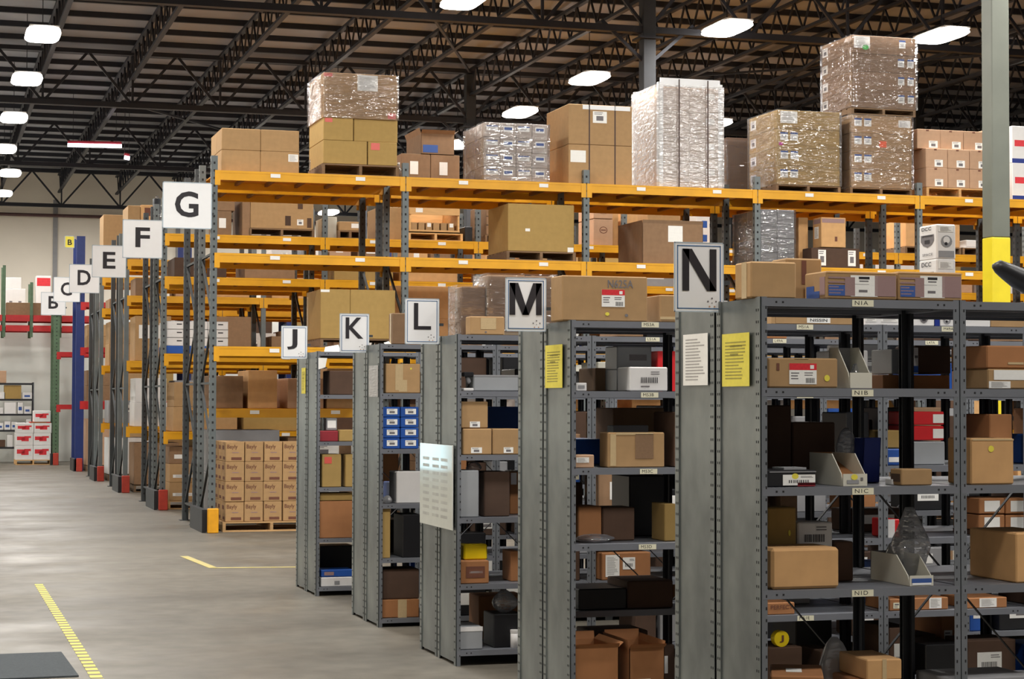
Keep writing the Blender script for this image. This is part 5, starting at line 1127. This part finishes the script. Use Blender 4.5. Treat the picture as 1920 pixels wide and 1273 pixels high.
# ---------------------------------------------------------------- leave out fill that neither this view nor one a step aside can see
FILLING[0] = 0
KEEP = set()
for a, b in ((0, 1), (3, 6), (12, 31), (33, 34), (36, 42), (51, 56), (63, 63), (65, 66), (70, 70), (72, 72), (78, 79), (92, 92), (105, 106), (111, 113), (115, 116), (124, 126), (129, 129), (132, 133), (140, 140), (143, 143), (145, 145), (147, 148), (159, 160), (177, 177), (179, 180), (195, 197), (205, 205), (212, 213), (215, 216), (219, 222), (225, 225), (228, 231), (239, 239), (242, 242), (245, 245), (247, 250), (269, 270), (272, 272), (287, 288), (303, 303), (337, 340), (342, 343), (345, 346), (348, 348), (360, 361), (366, 366), (369, 369), (374, 374), (438, 439), (442, 442), (444, 451), (459, 459), (464, 464), (470, 470), (474, 474), (478, 479), (490, 490), (495, 495), (497, 502), (505, 506), (516, 520), (524, 526), (529, 531), (533, 539), (541, 543), (545, 546), (548, 548), (565, 566), (568, 569), (573, 586), (589, 589), (591, 592), (594, 611), (614, 614), (616, 616), (618, 619), (621, 621), (623, 623), (626, 626), (629, 638), (640, 644), (652, 653), (655, 656), (659, 659), (661, 661), (663, 666), (669, 670), (673, 673), (678, 678), (680, 680), (682, 686), (689, 689), (692, 692), (694, 696), (702, 702), (711, 712), (716, 716), (720, 721), (729, 729), (733, 735), (744, 746), (748, 748), (753, 754), (756, 760), (762, 763), (770, 771), (773, 780), (783, 783), (785, 789), (792, 792), (804, 804), (815, 815), (834, 834), (837, 838), (840, 841), (844, 846), (848, 849), (852, 853)):
    KEEP.update(range(a, b+1))
HIDX = [i for i in range(len(FL)) if i not in KEEP]
for i in HIDX:
    o = FL[i]
    for c in list(o.children): bpy.data.objects.remove(c)
    LABELS[:] = [p for p in LABELS if p[0] != o['label']]; bpy.data.objects.remove(o)

# ---------------------------------------------------------------- far left corner: wire shelf, boxes on pallet, boxes over the red beams
Yw = 54.6; xa, xb = PY(-40, 800, Yw)[0], PY(62, 800, Yw)[0]
lz = [PY(30, v, Yw)[1] for v in (718, 748, 776, 806, 838, 868)]
t = thing('wire_shelving', 'black wire shelving unit with white boxes before the white partition', 'shelving', (xa, Yw, 0))
for x in (0, xb-xa):
    for y in (0, .5): ob('post', MB().tube([(x, y, .0), (x, y, lz[0]+.02)], .016, 8).mesh('post', ['black_metal'], True), t)
for z in lz:
    if z > .03: ob('wire_shelf', MB().box(0, 0, z-.05, xb-xa, .5, z).mesh('wire_shelf', ['black_metal']), t)
for j, row_ in enumerate([[(-6, 10, 735, 'white_card'), (8, 40, 722, 'kraft_gold'), (42, 60, 736, 'white_card')], [(-5, 6, 764, 'white_card'), (8, 30, 754, 'white_card'), (33, 43, 754, 'white_card'), (45, 58, 762, 'white_card')],
                          [(-5, 6, 793, 'white_card'), (8, 20, 790, 'white_card'), (21, 33, 791, 'white_card'), (34, 48, 792, 'white_card'), (49, 58, 786, 'white_card')], [(13, 24, 815, 'white_card'), (-6, 10, 825, 'kraft_dark')]]):
    for k, (p0, p1, pt, mt) in enumerate(row_):
        x0, z1 = PY(p0, pt, Yw+.05); x1, _ = PY(p1, pt, Yw+.05); carton(x0, x1, Yw+.05, .35, lz[j+1], z1, mt, '%s box on the black wire shelving, %s shelf, %s from left' % (CN[mt], ORD[j+1], ORD[k]), 'box', [('f', .2, .3, .8, .6, 'm:ink_blue')] if p1 > 40 or j == 2 else [])
x0, z1 = PY(-4, 695, Yw+.05); x1, _ = PY(12, 695, Yw+.05); carton(x0, x1, Yw+.05, .35, lz[0], z1, 'kraft_pink', 'brown bag-like carton on top of the black wire shelving', 'box')
Yp = 53.3; x0, x1 = PY(29, 860, Yp)[0], PY(96, 860, Yp)[0]; zb = pallet(x0, x1, Yp, 1.0, 0, 'pale pallet under the red and white cartons by the partition', 'crate_wood', .13)+.002
RW = [('f', .08, .25, .92, .85, 'redwave')]
zz = [PY(60, v, Yp)[1] for v in (863, 835, 812, 793, 773)]; zz[0] = zb
for r, (n_, xs0) in enumerate(((2, 29), (2, 29), (2, 30))):
    for c in range(n_):
        a, b_ = PY(xs0+c*33.5, 850, Yp)[0], PY(xs0+(c+1)*33.5-.6, 850, Yp)[0]; carton(a, b_, Yp+.02, .8, zz[r], zz[r+1]-.004, 'white_card', 'red and white carton, %s row from the floor, %s, by the partition' % (ORD[r], ('left', 'right')[c]), 'carton', RW)
a, b_ = PY(57, 780, Yp)[0], PY(95, 780, Yp)[0]; zt = PY(60, 791, Yp)[1]
carton(a, b_, Yp+.02, .8, zz[3], zt-.004, 'red_card', 'red and white carton partly covered by brown board near the pile top', 'carton', [('f', .02, .1, .8, .9, 'm:kraft_orange')])
a = PY(64, 780, Yp)[0]; carton(a, b_, Yp+.02, .8, zt, zz[4]+.04, 'white_card', 'topmost red and white carton of the pile by the partition', 'carton', RW)
Yq = 54.75
for (p0, pt, p1, mt, l, mk) in ((12, 567, 77, 'kraft_dull', 'long brown carton over the red beams, left of the B sign', []), (68, 517, 96, 'white_card', 'white carton with red print above the red beams', [('f', .05, .75, .95, .95, 'm:ink_red')]), (10, 541, 48, 'white_card', 'wide white carton with two dark marks above the red beams', [('f', .2, .4, .35, .55, 'm:ink_soft'), ('f', .65, .4, .8, .55, 'm:ink_soft')])):
    yy = Yq+(0 if pt == 567 else .55); x0, z1 = PY(p0, pt, yy); x1, _ = PY(p1, pt, yy); carton(x0, x1, yy, .5 if pt == 567 else .45, zr+.002, z1, mt, l, 'carton', mk)
x0, z1 = PY(10, 520, Yq+.56); x1, _ = PY(40, 520, Yq+.56); carton(x0, x1, Yq+.56, .42, PY(10, 541, Yq+.55)[1]+.003, z1, 'white_card', 'white carton stacked on the wide one with two dark marks', 'carton')

# ---------------------------------------------------------------- floor markings and mat
def strip(pts, w, label, mt, name='floor_tape'):
    (xa, ya), (xb, yb) = pts; L = math.hypot(xb-xa, yb-ya); a = math.atan2(-(xb-xa), (yb-ya))
    return ob(name, MB().box(-w/2, 0, 0, w/2, L, .002).mesh(name, [mt]), None, (xa, ya, .0012), a, None, label, 'floor tape')
p0, p1 = PZ(190, 1285, 0), PZ(72, 1095, 0); strip((p0, p1), .075, 'yellow and dark striped tape running along the aisle floor', 'hazard_stripe')
p0, p1 = PZ(400, 1065, 0), PZ(345, 1043, 0); strip((p0, p1), .09, 'short worn yellow floor line running down the aisle', 'floor_line', 'floor_line')
p0, p1 = PZ(400, 1065, 0), PZ(600, 1063, 0); o = strip((p0, p1), .08, 'worn yellow floor line running across towards the J shelving', 'floor_line', 'floor_line')
c = [PZ(px, py, 0) for px, py in ((-60, 1232), (115, 1224.5), (152, 1275), (-60, 1330))]
b = MB(); c.sort(key=lambda p: 0); k = [(x-c[0][0], y-c[0][1]) for x, y in c]; (ax, ay), (bx_, by_), (cx_, cy_), _ = k
# the mat as a real rectangle: near-right edge direction from the two right-hand corners
d = Vector((cx_-bx_, cy_-by_)).normalized(); n_ = Vector((d.y, -d.x)); n_ = n_ if n_.x < 0 else -n_
P = [Vector((bx_, by_)), Vector((bx_, by_))+d*1.2, Vector((bx_, by_))+d*1.2+n_*1.0, Vector((bx_, by_))+n_*1.0]
for z in (0, .009): b.v += [(p.x, p.y, z) for p in P]
b._f([3, 2, 1, 0], 0); b._f([4, 5, 6, 7], 0)
for i in range(4): b._f([i, (i+1) % 4, (i+1) % 4+4, i+4], 0)
ob('floor_mat', b.mesh('floor_mat', ['floor_mat']), None, (c[0][0], c[0][1], .0012), 0, None, 'dark grey rubber mat on the floor at the lower left corner', 'mat')

# ---------------------------------------------------------------- labels must be unique outside groups
_seen = {}
for l, g in LABELS:
    if l: _seen.setdefault(l, []).append(g)
for l, g in _seen.items():
    if len(g) > 1 and not g[0]: print('DUPLICATE LABEL', l, len(g))
    if not 4 <= len(l.split()) <= 16: print('LABEL LENGTH', len(l.split()), l)
